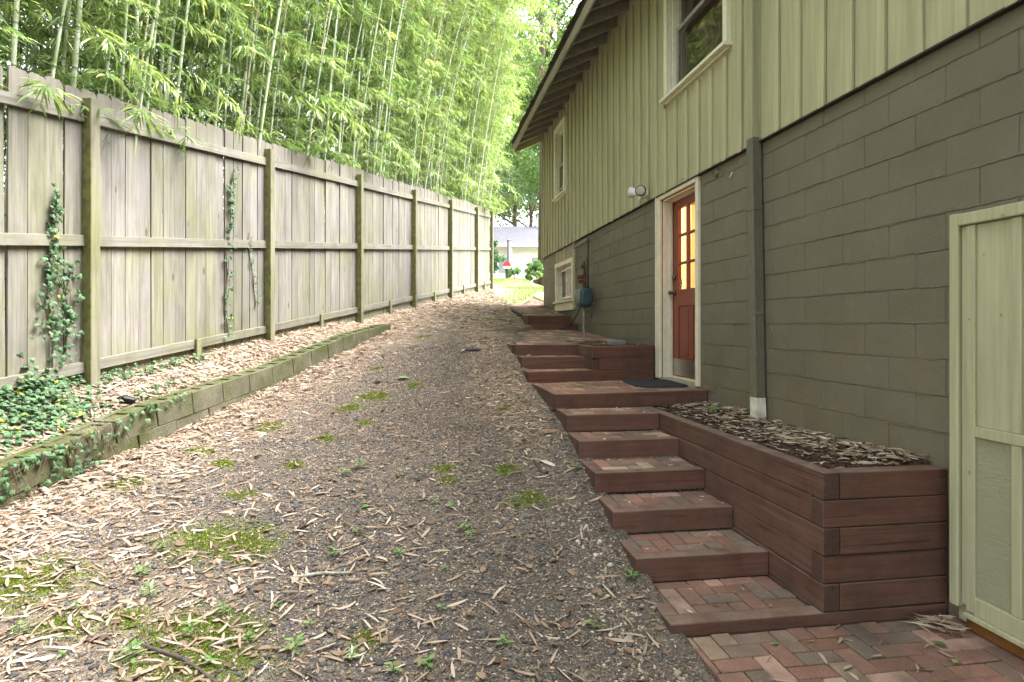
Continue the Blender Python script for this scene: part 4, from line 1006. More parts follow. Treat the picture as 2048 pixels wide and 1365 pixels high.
def culm(t, off, var, tone, yaw=None, sc=1.0):
    global ncu
    cm,fm = var; x,y=fpt(t,-off); z=1.0+.122*(min(t,30)-T0)-.05
    ad={'green':'green','pale':'pale','dark green':'dark green','tan':'tan'}[tone]
    past=t>18.6; row=('close' if off<1.0 else ('set back' if off<2.6 else 'deep')) if not past else ('near' if off<2 else 'deep')
    q_=var_info.get(id(var),('dead','leafless'))
    lab=f"{q_[0]} {ad} bamboo culm, {q_[1]}, {row} {'behind the ' if not past else ''}{zone(t)}"
    lane=math.atan2(pny,pnx)
    r=thing('bamboo',lab,'bamboo',(x,y,z),(0,0,(lane+rnd.gauss(.35,.55)) if yaw is None else yaw),lab.replace(' culm,',' culms,'))
    r.scale=(sc,sc,sc)
    o=link('culm',cm,r); c=rnd.choice(GREENS[tone]); k=rnd.uniform(.85,1.12); o.color=(c[0]*k,c[1]*k,c[2]*k,1)
    if fm is not None: link('foliage',fm,r)
    ncu+=1
tones=['green']*9+['pale']*7+['dark green']*2+['tan']*1
rnd.seed(5)
t=3.6
while t<19.0:                                   # front row
    v=rnd.choice([0,1,2,3,3,4,5,6,6,8]); tone=rnd.choice(tones)
    culm(t,rnd.uniform(.22,.95),VAR[v],tone,None,rnd.uniform(.85,1.12)); t+=rnd.uniform(.10,.27)
t=3.2
while t<21:
    v=rnd.choice([0,1,2,4,5,6,7,8]); culm(t,rnd.uniform(1.0,2.6),VAR[v],rnd.choice(tones),None,rnd.uniform(.85,1.15)); t+=rnd.uniform(.12,.32)
t=3.0
while t<24:
    v=rnd.choice([0,2,4,5,7,7,8,9]); culm(t,rnd.uniform(2.7,5.2),VAR[v],rnd.choice(tones),None,rnd.uniform(.9,1.2)); t+=rnd.uniform(.22,.55)
t=18.8
while t<27:                                     # past the end of the fence
    v=rnd.choice([0,4,4,7,7,9,9]); culm(t,rnd.uniform(.7,2.8)+(t-18.8)*.22,VAR[v],rnd.choice(tones),None,rnd.uniform(.9,1.15)); t+=rnd.uniform(.14,.28)
for (t,off,yw) in ((8.2,.3,1.0),(12.6,.4,.6),(14.4,.5,.5),(5.6,.5,2.2)): culm(t,off,DEAD,'tan',math.atan2(pny,pnx)+yw*.6)
for (t,off,v) in ((5.35,.22,4),(5.6,.3,2),(4.6,.3,4)): culm(t,off,VAR[v],'green',math.atan2(pny,pnx)+.3,.95)
# the far side of the grove, one dense mass
def leaf_cloud(name, P, L, W, tint, mat, down=.5):
    n=len(P); D=ball(n)+np.array([0,0,-down]); S=np.cross(D,ball(n)); V,pl,t=leaves_np(P,D,S,L,W,RG.uniform(.05,.4,n),tint); return mesh_np(name,V,pl,[mat],dict(tint=t))
n=150000; NC=2400; cl_=RG.integers(0,NC,n); cc=np.stack([RG.uniform(-10,31,NC),RG.uniform(3.6,9,NC),RG.uniform(.0,12.0,NC)],1)
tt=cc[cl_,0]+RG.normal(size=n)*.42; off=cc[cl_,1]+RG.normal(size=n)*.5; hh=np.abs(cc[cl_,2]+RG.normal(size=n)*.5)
n2=45000; c2=np.stack([RG.uniform(1,13,500),RG.uniform(3.2,7.5,500),RG.uniform(.5,9,500)],1); k2=RG.integers(0,500,n2); q2=c2[k2]+RG.normal(size=(n2,3))*.5; tt=np.concatenate([tt,q2[:,0]]); off=np.concatenate([off,q2[:,1]]); hh=np.concatenate([hh,np.abs(q2[:,2])]); n+=n2
fx=tt*SN+(0.205*tt-4.506)*CS; fy=tt*CS-(0.205*tt-4.506)*SN
P=np.stack([fx-pnx*off,fy-pny*off,1.0+.122*(tt-T0)+hh],1)
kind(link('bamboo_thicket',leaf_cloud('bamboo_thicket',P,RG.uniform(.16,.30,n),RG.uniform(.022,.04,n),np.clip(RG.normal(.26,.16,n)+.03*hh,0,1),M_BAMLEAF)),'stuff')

# unseen tree leaves behind the camera, added to darken the near wall
n=42000; NC=420; cc=np.stack([RG.uniform(-9,7,NC),RG.uniform(-13,-1.0,NC),RG.uniform(3.6,9.0,NC)],1); k=RG.integers(0,NC,n); P=cc[k]+RG.normal(size=(n,3))*.42
kind(link('unseen_canopy',leaf_cloud('unseen_canopy',P,RG.uniform(.16,.30,n),RG.uniform(.07,.12,n),np.clip(RG.normal(.45,.18,n),0,1),M_TREELEAF)),'stuff')

# ------------------------------------------------------------------ far trees
def tree(name, loc, h, cr, cz, n, mat, label, cat_, trunk_r=.12, lsz=.09, nblob=26, squash=.8, group=None, bright=.5):
    r=thing(name,label,cat_,loc,group=group); m=MB(); m.tube([(0,0,-.3),(.05,.02,h*.3),(-.03,.06,h*.62),(.02,0,h*.92)],[trunk_r*1.3,trunk_r,trunk_r*.7,trunk_r*.2],9)
    for k in range(7):
        a=k*2.4; z0=h*(.35+.07*k); m.tube([(0,0,z0),(cr*.4*math.cos(a),cr*.4*math.sin(a),z0+h*.08),(cr*.8*math.cos(a),cr*.8*math.sin(a),z0+h*.13)],[trunk_r*.5,trunk_r*.3,trunk_r*.1],6)
    m.build('trunk',M_TRUNK,r,smooth=True)
    B=ball(nblob)*RG.uniform(.25,1,(nblob,1))**.5*np.array([cr,cr,cr*squash])+np.array([0,0,cz]); k=RG.integers(0,nblob,n); rad=RG.uniform(.18,.42,nblob)*cr
    P=B[k]+ball(n)*(RG.uniform(.2,1,(n,1))**.5)*rad[k][:,None]*np.array([1,1,.8])
    tb=RG.normal(bright,.14,nblob); tint=np.clip(tb[k]+RG.normal(size=n)*.13,0,1)
    link('crown',leaf_cloud('crown',P,RG.uniform(.8,1.4,n)*lsz,RG.uniform(.45,.7,n)*lsz,tint,mat,.3),r); return r
G=lambda x,y: gz1(x,y)
def far(px,t,off=0): 
    u=(px-1024)/1200; return t*(SN+u*CS), t*(CS-u*SN)
x,y=far(984,24.5); tree('shrub',(x,y,G(x,y)-.1),1.9,.52,1.05,4200,M_BLUELEAF,'dark glossy evergreen shrub at the far end of the fence','shrub',.03,.07,18,1.25,bright=.4)
x,y=far(968,25.5); tree('shrub',(x,y,G(x,y)-.1),2.2,.65,1.1,3800,M_BLUELEAF,'smaller evergreen shrub tucked behind the last fence post','shrub',.03,.07,14,1.1,bright=.35)
x,y=far(1062,52); tree('tree',(x,y,G(x,y)),15,4.6,11.8,11000,M_BLUELEAF,'blue-green tree rising behind the grey roof of the white cottage','tree',.2,.26,34,bright=.5)
x,y=far(1120,44); tree('tree',(x,y,G(x,y)),16,5.0,11.5,11000,M_TREELEAF,'tall bright leafy tree above the roof eave of the green house','tree',.25,.24,34,bright=.75)
x,y=far(1085,30); tree('tree',(x,y,G(x,y)),21,3.6,12.5,15000,M_TREELEAF,'tall yellow-green tree filling the gap between bamboo and eave','tree',.2,.17,40,1.5,bright=.85)
x,y=far(1118,37); tree('tree',(x,y,G(x,y)),24,4.2,15.5,13000,M_TREELEAF,'tallest pale tree crown showing above the fascia of the green house','tree',.2,.2,40,1.5,bright=.9)
x,y=far(1030,60); tree('tree',(x,y,G(x,y)),19,6.0,14,12000,M_TREELEAF,'tall pale leafy tree far behind the bamboo grove','tree',.25,.28,34,bright=.8)
x,y=far(960,66); tree('tree',(x,y,G(x,y)),20,7.0,13,11000,M_TREELEAF,'broad leafy tree hidden mostly behind the bamboo tops','tree',.25,.30,34,bright=.6)
# drooping conifer bough across the cottage front
x,y=far(990,22); rb_=thing('conifer',"thin conifer sapling with drooping boughs in front of the cottage",'tree',(x-.4,y,G(x,y)))
m=MB(); m.tube([(0,0,0),(.05,0,2),(.2,0,4.4)],[.05,.04,.015],7); O=[]
for k in range(16):
    z0=2.7+.11*k; a=J(.35)+.1; Lb=rnd.uniform(.9,1.7); p=[(0.05,0,z0),(Lb*.5*math.cos(a),Lb*.5*math.sin(a),z0+.05),(Lb*math.cos(a),Lb*math.sin(a),z0-.18)]
    m.tube(p,[.012,.008,.003],4,False)
    for q_ in range(55): f=rnd.uniform(.15,1); O.append((Lb*f*math.cos(a)+J(.13),Lb*f*math.sin(a)+J(.13),z0+.05-.22*f*f+J(.07)))
m.build('trunk',M_TRUNK,rb_); O=np.array(O); link('foliage',leaf_cloud('foliage',O,RG.uniform(.05,.1,len(O)),RG.uniform(.008,.014,len(O)),np.clip(RG.normal(.8,.2,len(O)),0,1),M_TREELEAF,.8),rb_)
# dead brown spray hanging among the bamboo tops
x,y=far(1085,14); hs_=thing('dead_spray','brown withered leaf spray hanging by the roof eave','branch',(x,y,7.55))
n=220; P=np.stack([RG.normal(size=n)*.05,RG.normal(size=n)*.05,-RG.uniform(0,.75,n)],1); hs_m=leaf_cloud('dead_leaves',P,RG.uniform(.06,.1,n),RG.uniform(.012,.025,n),RG.uniform(0,.25,n),M_LITTER,1.2); link('dead_leaves',hs_m,hs_)
m=MB(); m.tube([(-.75,.1,.1),(-.35,.05,-.02),(0,0,.1),(0,0,-.6)],[.008,.006,.006,.003],5); m.build('twig',M_STEM,hs_)

# ------------------------------------------------------------------ the white cottage across the street
x,y=far(1045,36); cg=thing('cottage','white cottage with grey shingle roof across the street','house',(x,y,3.6),(0,0,-.1))
M_CW=simple('white_clapboard',(.88,.88,.86),.6,var=.04); M_CR=simple('grey_shingles',(.13,.13,.15),.85,var=.2,scale=8)
def CG(n,a,b,c,d,e,f,mt,cc=.01): return piece(n,cg,((a+b)/2,(c+d)/2,(e+f)/2),(b-a,d-c,f-e),mt,cc)
CG('wall',-4,6,.3,6,-.3,2.7,M_CW)
for k in range(15): CG('clapboard',-4.02,6.02,.262-.0,.299,.62+k*.14,.755+k*.14,M_CW,.006)
m=MB(); V=[(-4.6,-.7,2.6),(6.6,-.7,2.6),(6.6,3.2,4.25),(-4.6,3.2,4.25),(-4.6,7,2.6),(6.6,7,2.6)]; V+=[(a,b,c+.09) for a,b,c in V]
m.add(V,[(3,2,1,0),(6,7,8,9),(2,3,4,5),(9,8,11,10),(0,1,7,6),(5,4,10,11),(0,6,9,3),(3,9,10,4),(1,2,8,7),(2,5,11,8)]); m.build('roof',M_CR,cg)
CG('fascia',-4.6,6.6,-.73,-.705,2.52,2.7,M_CW); CG('chimney',1.2,2.0,3.0,3.8,3.9,5.1,simple('chimney_brick',(.5,.46,.42),.9)); CG('chimney_cap',1.1,2.1,2.9,3.9,5.101,5.2,M_EAVE)
for (a,b) in ((-1.5,-.6),(.5,1.3),(2.6,3.6)):
    CG('window',a,b,.20,.262,.95,2.05,M_CW); o=CG('window_pane',a+.08,b-.08,.185,.199,1.03,1.97,simple('far_glass_%.1f'%a,(.30,.34,.36),.15))
CG('porch_column',-.78,-.66,-.5,-.38,-.3,2.51,M_CW); CG('porch_column',1.75,1.87,-.5,-.38,-.3,2.51,M_CW); CG('porch_floor',-3,5,-.9,.26,-.3,.0,M_CW); CG('porch_rail',-3,-.8,-.5,-.44,.5,.56,M_CW)
for k in range(12): CG('baluster',-2.9+k*.17,-2.87+k*.17,-.49,-.45,.0,.5,M_CW,.003)
x,y=far(1015,30); lw=thing('low_wall','low white-capped wall with dark gaps edging the street','wall',(x,y,gz1(x,y)-.05),(0,0,-.12))
for k in range(5):
    piece('pier',lw,(-1.6+k*.9,0,.22),(.34,.24,.5),M_CW,.01)
    if k<4: piece('cap_stone',lw,(-1.15+k*.9,0,.42),(.56,.26,.12),M_CW,.01); piece('wall_stone',lw,(-1.15+k*.9,.02,.15),(.55,.15,.36),simple('dark_stone%d'%k,(.10,.085,.07),.9),.01)
x,y=far(1017,28); up=thing('utility_pole','slim grey pole standing beside the red mailbox','pole',(x,y,gz1(x,y)))
m=MB(); m.tube([(0,0,-.3),(0,0,1.95)],[.075,.07],10); m.build('shaft',simple('grey_pole',(.22,.21,.24),.8),up); m=MB(); m.box(-.09,.09,-.09,.09,1.95,2.0,.01); m.build('pole_cap',simple('pole_cap_paint',(.3,.3,.32),.7),up)
x,y=far(1013,27); mb=thing('mailbox','red-topped white mailbox on a dark post','mailbox',(x,y,gz1(x,y)))
m=MB(); m.box(-.05,.05,-.05,.05,-.2,.55,.004); m.build('mailbox_post',simple('dark_post',(.05,.05,.05),.8),mb)
m=MB(); pr=[(-.16,0),(.16,0)]+[(.16*math.cos(a),.14+.16*math.sin(a)) for a in np.linspace(0,math.pi,9)]; n_=len(pr); m.add([(a,-.2,.55+b) for a,b in pr]+[(a,.2,.55+b) for a,b in pr],[(k,(k+1)%n_,n_+(k+1)%n_,n_+k) for k in range(n_)]+[tuple(range(n_))[::-1],tuple(range(n_,2*n_))]); m.build('box',M_LAMPW,mb)
m=MB(); pr=[(.17*math.cos(a),.14+.17*math.sin(a)) for a in np.linspace(-.2,math.pi+.2,11)]; n_=len(pr); m.add([(a,-.21,.555+b) for a,b in pr]+[(a,.19,.555+b) for a,b in pr],[(k,(k+1)%n_,n_+(k+1)%n_,n_+k) for k in range(n_-1)]+[tuple(range(n_))[::-1],tuple(range(n_,2*n_))]); m.build('red_cover',simple('red_paint',(.55,.03,.03),.5),mb)
for i,(px,t_,h_,nl,lab) in enumerate(((1027,27.5,1.0,900,'flowering bush with yellow-green leaves right of the mailbox'),(1058,29,1.25,1000,'leafy potted bush in front of the white cottage wall'),(1072,28,1.5,1100,'bright banana-leaved plant beside the house corner'))):
    x,y=far(px,t_); tree('bush',(x,y,gz1(x,y)-.05),h_*.85,h_*.28,h_*.5,nl,M_WEED,lab,'bush',.015,.10,9,1.1,bright=.55)

# ------------------------------------------------------------------ leaf litter, gravel, moss
def slope_normal(x,y):
    e=.03; dx=(gz(x+e,y)-gz(x-e,y))/(2*e); dy=(gz(x,y+e)-gz(x,y-e))/(2*e); N=np.stack([-dx,-dy,np.ones_like(x)],1); return N/np.linalg.norm(N,axis=1,keepdims=True)
def bumpz(x,y): return np.where((np.abs(x)<5)&(y<13)&(y>1)&(x<walk_left(y)-.08), .012*np.sin(x*3.1+1.7*np.sin(y*2.3))*np.sin(y*2.7+x)+.006*np.sin(x*11+y*3)*np.sin(y*9-x*4), 0)+moss_at(x,y)*.012
def flat_leaves(x,y,z,N,L,W,tint,lift,heading=None):
    n=len(x); a=RG.uniform(0,2*np.pi,n) if heading is None else heading; D=np.stack([np.cos(a),np.sin(a),RG.normal(size=n)*.16],1); D-=N*(D*N).sum(1,keepdims=True)*.8
    S=np.cross(N,D)+N*RG.normal(size=(n,1))*.35
    return strips_np(np.stack([x,y,z+lift],1)-D*L[:,None]*.5,D,S,L,W,RG.normal(size=n)*.05,tint,.14)
def sample(n,x0,x1,y0,y1,f):
    x=RG.uniform(x0,x1,n*6);y=RG.uniform(y0,y1,n*6);k=RG.uniform(0,1,n*6)<f(x,y);x,y=x[k][:n],y[k][:n];return x,y
parts=[]
off_walk=lambda x,y:(x<walk_left(y)-.02)
x,y=sample(17000,-4.6,1.3,1.6,9.5,lambda x,y: np.where(off_walk(x,y)&(lat_t(x,y)[0]>.0), litter_at(x,y)**1.6, 0))
n=len(x); lat=lat_t(x,y)[0]; L=np.clip(RG.gamma(3.2,.021,n),.018,.14); hd=RG.uniform(0,2*np.pi,n)*.55+.15
parts.append(flat_leaves(x,y,gz(x,y)+bumpz(x,y),slope_normal(x,y),L,RG.uniform(.008,.016,n)*np.where(RG.random(n)<.05,2.4,1),np.clip(RG.normal(.52,.24,n),0,1),RG.uniform(.003,.022,n)*np.where(lat<.95,1.3,.6),hd))
x,y=sample(7000,-4.6,-1.2,2.2,9.8,lambda x,y: np.where((lat_t(x,y)[0]<.46)&(lat_t(x,y)[0]>-.3),1,0)); n=len(x)
parts.append(flat_leaves(x,y,gz(x,y),slope_normal(x,y),RG.uniform(.06,.13,n),RG.uniform(.009,.017,n),np.clip(RG.normal(.52,.24,n),0,1),RG.uniform(.004,.045,n)))
x,y=sample(9000,-3,2.0,9.5,19,lambda x,y: np.where(off_walk(x,y)&(lat_t(x,y)[0]>-.2),litter_at(x,y)*(1-.8*grass_at(x,y)),0)); n=len(x)
parts.append(flat_leaves(x,y,gz(x,y),slope_normal(x,y),RG.uniform(.06,.13,n),RG.uniform(.012,.022,n),np.clip(RG.normal(.55,.24,n),0,1),RG.uniform(.004,.03,n)))
x,y=sample(680,-2.5,1.15,2.1,4.3,lambda x,y: np.where(off_walk(x,y)&(lat_t(x,y)[0]>.62),np.clip(.9-.75*(x+2.2)/2.2,.05,1)+.35*(y<2.95),0)*(.45+.55*np.sin(7*x+2*y)*np.sin(6*y-x)+.2)); n=len(x)
parts.append(flat_leaves(x,y,gz(x,y)+bumpz(x,y),slope_normal(x,y),RG.uniform(.06,.125,n),RG.uniform(.009,.016,n),np.clip(RG.normal(.56,.24,n),0,1),RG.uniform(.001,.016,n)))
# larger curled sheaths near the camera
x,y=sample(230,-2.3,1.2,2.2,4.4,lambda x,y: np.where(off_walk(x,y)&(lat_t(x,y)[0]>.6),.5,0)); n=len(x)
parts.append(flat_leaves(x,y,gz(x,y)+bumpz(x,y),slope_normal(x,y),RG.uniform(.08,.14,n),RG.uniform(.010,.017,n),np.clip(RG.normal(.65,.2,n),0,1),RG.uniform(.01,.02,n)))
x,y=sample(700,-2.6,1.2,2.2,6,lambda x,y: np.where(off_walk(x,y),.5,0)); n=len(x)
parts.append(flat_leaves(x,y,gz(x,y)+bumpz(x,y),slope_normal(x,y),RG.uniform(.025,.065,n),RG.uniform(.012,.034,n),RG.uniform(0,.35,n),RG.uniform(.006,.015,n)))
# needles and stem bits
x,y=sample(20000,-2.9,1.2,2.0,8.5,lambda x,y: np.where(off_walk(x,y)&(lat_t(x,y)[0]>.62),.8,0)); n=len(x)
parts.append(flat_leaves(x,y,gz(x,y)+bumpz(x,y),slope_normal(x,y),RG.uniform(.012,.06,n),RG.uniform(.0012,.0035,n),np.clip(RG.normal(.25,.2,n),0,1),RG.uniform(.002,.008,n)))
x,y=sample(22000,-2.9,1.25,2.0,9.5,lambda x,y: np.where(off_walk(x,y)&(lat_t(x,y)[0]>.62),.8,0)); n=len(x)
parts.append(flat_leaves(x,y,gz(x,y)+bumpz(x,y),slope_normal(x,y),RG.uniform(.008,.028,n),RG.uniform(.004,.012,n),np.clip(RG.normal(.4,.28,n),0,1),RG.uniform(.002,.008,n)))
V,pl,t_=cat(parts); kind(link('leaf_litter',mesh_np('leaf_litter',V,pl,[M_LITTER],dict(tint=t_))),'stuff')
# litter on the planters, steps and patio
parts=[]
def on(n,x0,x1,y0,y1,zf,lift=.02,Ls=(.05,.11)):
    x=RG.uniform(x0,x1,n);y=RG.uniform(y0,y1,n); parts.append(flat_leaves(x,y,zf(x,y)+np.zeros(n),np.tile([[0,0,1.]],(n,1)),RG.uniform(*Ls,n),RG.uniform(.008,.016,n),np.clip(RG.normal(.55,.22,n),0,1),RG.uniform(.003,lift,n)))
x0_=XP+T9+.01
x=2.74-np.abs(RG.normal(size=1700))*.25; y=RG.uniform(2.9,5.38,1700); k=(x>x0_+.02); x,y=x[k],y[k]; n=len(x)
parts.append(flat_leaves(x,y,mz(x,y)+.012,np.tile([[0,0,1.]],(n,1)),np.clip(RG.gamma(4,.018,n),.02,.13),RG.uniform(.006,.018,n),np.clip(RG.normal(.60,.26,n),0,1),RG.uniform(.0,.03,n)))
on(90,2.0,2.7,6.75,7.9,lambda x,y:1.272,.02,(.04,.08))
on(26,1.3,2.7,2.0,2.74,lambda x,y:.004,.006); x=2.63-np.abs(RG.normal(size=70))*.07; y=2.70-np.abs(RG.normal(size=70))*.06
parts.append(flat_leaves(x,y,np.full(70,.006),np.tile([[0,0,1.]],(70,1)),RG.uniform(.06,.14,70),RG.uniform(.006,.011,70),np.clip(RG.normal(.45,.3,70),0,1),RG.uniform(.003,.04,70),RG.normal(size=70)*.5+2.3))
for k in range(6): on(9,XL+.1,XP-.02,STEP_Y[k]+.02,STEP_Y[k+1]-.02,lambda x,y:STEP_Z[k]-.002,.006,(.015,.05))
on(16,1.3,2.2,5.5,6.4,lambda x,y:.891,.006,(.015,.05)); on(40,1.5,2.7,7.6,10.2,lambda x,y:1.276+(y-7.3)*.052,.006,(.02,.05)); on(30,2.0,2.7,11,13.2,lambda x,y:1.688+(y-10.89)*.116,.006,(.02,.05))
V,pl,t_=cat(parts); kind(link('step_litter',mesh_np('step_litter',V,pl,[M_LITTER],dict(tint=t_))),'stuff')
# mulch chips
parts=[]
for (n,x0,x1,y0,y1,zf) in ((4200,x0_,2.74,2.88,5.4,lambda x,y:mz(x,y)),(700,1.99,2.74,6.72,7.9,lambda x,y:1.262+0*x)):
    x=RG.uniform(x0,x1,n);y=RG.uniform(y0,y1,n); parts.append(flat_leaves(x,y,zf(x,y),np.tile([[0,0,1.]],(n,1)),RG.uniform(.015,.05,n),RG.uniform(.004,.012,n),RG.uniform(0,1,n),RG.uniform(.002,.018,n)))
V,pl,t_=cat(parts); kind(link('bark_chips',mesh_np('bark_chips',V,pl,[M_BARK],dict(tint=t_))),'stuff')

def pebbles(name,x,y,z,s,tint):
    n=len(x); S=np.stack([s*RG.uniform(.8,1.35,n),s*RG.uniform(.7,1.1,n),s*RG.uniform(.4,.75,n)],1); a=RG.uniform(0,6.3,n); ca,sa=np.cos(a),np.sin(a)
    jit=1+RG.normal(size=(n,12,1))*.13; P=ICO_V[None]*jit*S[:,None,:]; X=P[...,0]*ca[:,None]-P[...,1]*sa[:,None]; Y=P[...,0]*sa[:,None]+P[...,1]*ca[:,None]
    V=np.stack([X+x[:,None],Y+y[:,None],P[...,2]+z[:,None]],-1).reshape(-1,3); F=(ICO_F[None]+(np.arange(n)*12)[:,None,None]).reshape(-1,3)
    return mesh_np(name,V,[F],[M_PEBBLE],dict(tint=np.repeat(tint,12)),True)
X_=[];Y_=[];S_=[]
for (n,a,b,s0,s1) in ((15000,1.9,3.6,.0035,.0115),(13000,3.4,5.2,.004,.012),(11000,5.0,8.2,.005,.012)):
    x,y=sample(n,-2.9,1.22,a,b,lambda x,y: np.where(off_walk(x,y)&(lat_t(x,y)[0]>.62),1-.75*moss_at(x,y),0)); X_.append(x);Y_.append(y);S_.append(s0+(s1-s0)*RG.random(len(x))**2.2)
x,y=sample(900,-2.6,1.2,1.9,4.6,lambda x,y: np.where(off_walk(x,y)&(lat_t(x,y)[0]>.65),1-.9*moss_at(x,y),0)); X_.append(x);Y_.append(y);S_.append(RG.uniform(.011,.021,len(x)))
x=np.concatenate(X_);y=np.concatenate(Y_);s=np.concatenate(S_); dk=.5+.5*np.sin(x*1.3+.6)*np.sin(y*.9)
edge=np.exp(-((x-.98)/.16)**2)*np.clip((4.6-y)/1,0,1)
tint=np.clip(RG.beta(1.6,2.2,len(x))*.95+.06*dk+edge*RG.uniform(0,.75,len(x)),0,1)
kind(link('gravel',pebbles('gravel',x,y,gz(x,y)+bumpz(x,y)+s*.12,s,tint)),'stuff')
# moss tufts
parts=[]
for (a,b,r) in MP:
    n=int(min(9000,130000*r*r+300)) if b<7 else 500
    x=a+RG.normal(size=n)*r*.62; y=b+RG.normal(size=n)*r*.62; k=(RG.random(n)<moss_at(x,y)*1.2)&off_walk(x,y); x,y=x[k],y[k]; n=len(x)
    if n==0: continue
    D=ball(n)*.7+np.array([0,0,.55]); parts.append(leaves_np(np.stack([x,y,gz(x,y)+bumpz(x,y)-.002],1),D,ball(n),RG.uniform(.006,.014,n)*(1+b*.05),RG.uniform(.003,.006,n)*(1+b*.08),np.zeros(n),np.clip(RG.normal(.5,.2,n)-.012*0,0,1)))
V,pl,t_=cat(parts); kind(link('moss',mesh_np('moss',V,pl,[M_MOSS],dict(tint=t_))),'stuff')
# grass at the far end of the drive
x,y=sample(9000,-1.5,5.0,13,32,lambda x,y: grass_at(x,y)*np.where(x<np.interp(y,[13,13.9,15.5,16.9,17],[1.9,2.4,2.9,3.3,9]),1,0)); n=len(x)
D=ball(n)*.5+np.array([0,0,1.]); V,pl,t_=leaves_np(np.stack([x,y,gz(x,y)-.01],1),D,ball(n),RG.uniform(.04,.11,n),RG.uniform(.008,.018,n),RG.uniform(0,.4,n),np.clip(RG.normal(.75,.2,n),0,1)); kind(link('grass',mesh_np('grass',V,pl,[M_WEED],dict(tint=t_))),'stuff')

# ------------------------------------------------------------------ ivy
IVP=np.array([(0,0),(.30,-.16),(.48,.12),(.30,.26),(.34,.62),(.12,.55),(0,1.0),(-.12,.55),(-.34,.62),(-.30,.26),(-.48,.12),(-.30,-.16)])
def ivy_leaves(P,N,size,tint):
    """lobed leaves lying roughly in the plane with normal N, tips hanging down"""
    n=len(P); up=np.tile([[0,0,-1.]],(n,1))+RG.normal(size=(n,3))*.55; U=up-N*(up*N).sum(1,keepdims=True); U/=np.linalg.norm(U,axis=1,keepdims=True); R=np.cross(U,N); R/=np.linalg.norm(R,axis=1,keepdims=True)
    c=P+U*size[:,None]*.35+N*size[:,None]*.10; V=[c]
    for (a,b) in IVP: V.append(P+R*(a*size)[:,None]+U*(b*size)[:,None]-N*(abs(a)*.25*size)[:,None]-N*(max(0,b-.4)*.3*size)[:,None])
    V=np.stack(V,1).reshape(-1,3); m_=len(IVP); base=(np.arange(n)*(m_+1))[:,None,None]; F=np.array([[0,1+k,1+(k+1)%m_] for k in range(m_)])
    return V,[(base+F[None]).reshape(-1,3)],np.repeat(tint,m_+1)
PN=np.array([pnx,pny,0.])
def vine(label, path, n, spread, size, start):
    """path: (t along fence, height) points on the plank face"""
    r=thing('ivy_vine',label,'vine',(*fpt(path[0][0],.03),path[0][1])); b=np.array(r.location)
    pts=[np.array([*fpt(t,.022),z])-b for t,z in path]; m=MB(); m.tube(pts,[.006]*len(pts),5); 
    for k in range(5):
        i=rnd.randint(0,len(pts)-2); p=pts[i]; q_=p+np.array([fdx*J(.2),fdy*J(.2),rnd.uniform(.05,.3)]); m.tube([p,(p+q_)/2+PN*.01,q_],[.003,.003,.002],4)
    m.build('stem',M_STEM,r)
    cum=np.linspace(0,len(pts)-1.001,n); cum=np.sort(RG.uniform(0,len(pts)-1.001,n)); i=cum.astype(int); f=(cum-i)[:,None]; A=np.array(pts); P=A[i]*(1-f)+A[i+1]*f
    sp=np.interp(cum,np.arange(len(spread)),spread) if len(spread)>1 else np.full(n,spread[0])
    P=P+np.array([fdx,fdy,0])*(RG.normal(size=n)*sp)[:,None]+np.array([0,0,1.])*(RG.normal(size=n)*.06)[:,None]+PN*(RG.uniform(.005,.05,n))[:,None]
    N=np.tile(PN,(n,1))+RG.normal(size=(n,3))*.38+np.array([0,0,.35]); N/=np.linalg.norm(N,axis=1,keepdims=True)
    V,pl,t_=ivy_leaves(P,N,RG.uniform(.6,1.2,n)*size,np.clip(RG.normal(.5,.2,n),0,1)); link('leaves',mesh_np('leaves',V,pl,[M_IVY],dict(tint=t_)),r)
g_=lambda t:1.0+.122*(t-T0)
vine('ivy climbing the planks left of the nearest fence post',[(4.62,g_(4.62)),(4.62,1.45),(4.58,1.75),(4.60,2.02),(4.62,2.25),(4.64,2.5)],190,[.14,.09,.05,.04,.02,.01],.05,0)
vine('short ivy shoot beside the nearest post, right of the taller vine',[(4.72,1.3),(4.76,1.6),(4.73,1.75),(4.78,1.98)],70,[.05,.05,.05],.05,0)
vine('thin ivy vine climbing the planks midway between the nearest two posts',[(6.62,1.42),(6.56,1.7),(6.60,2.05),(6.58,2.4),(6.66,2.62),(6.64,3.0),(6.72,3.25)],115,[.05,.045,.03,.035,.02,.03,.02],.045,0)
vine('sparse dying vine on the planks just left of the second post',[(6.95,2.45),(7.02,2.2),(7.06,1.95),(7.1,1.75)],40,[.03],.035,0)
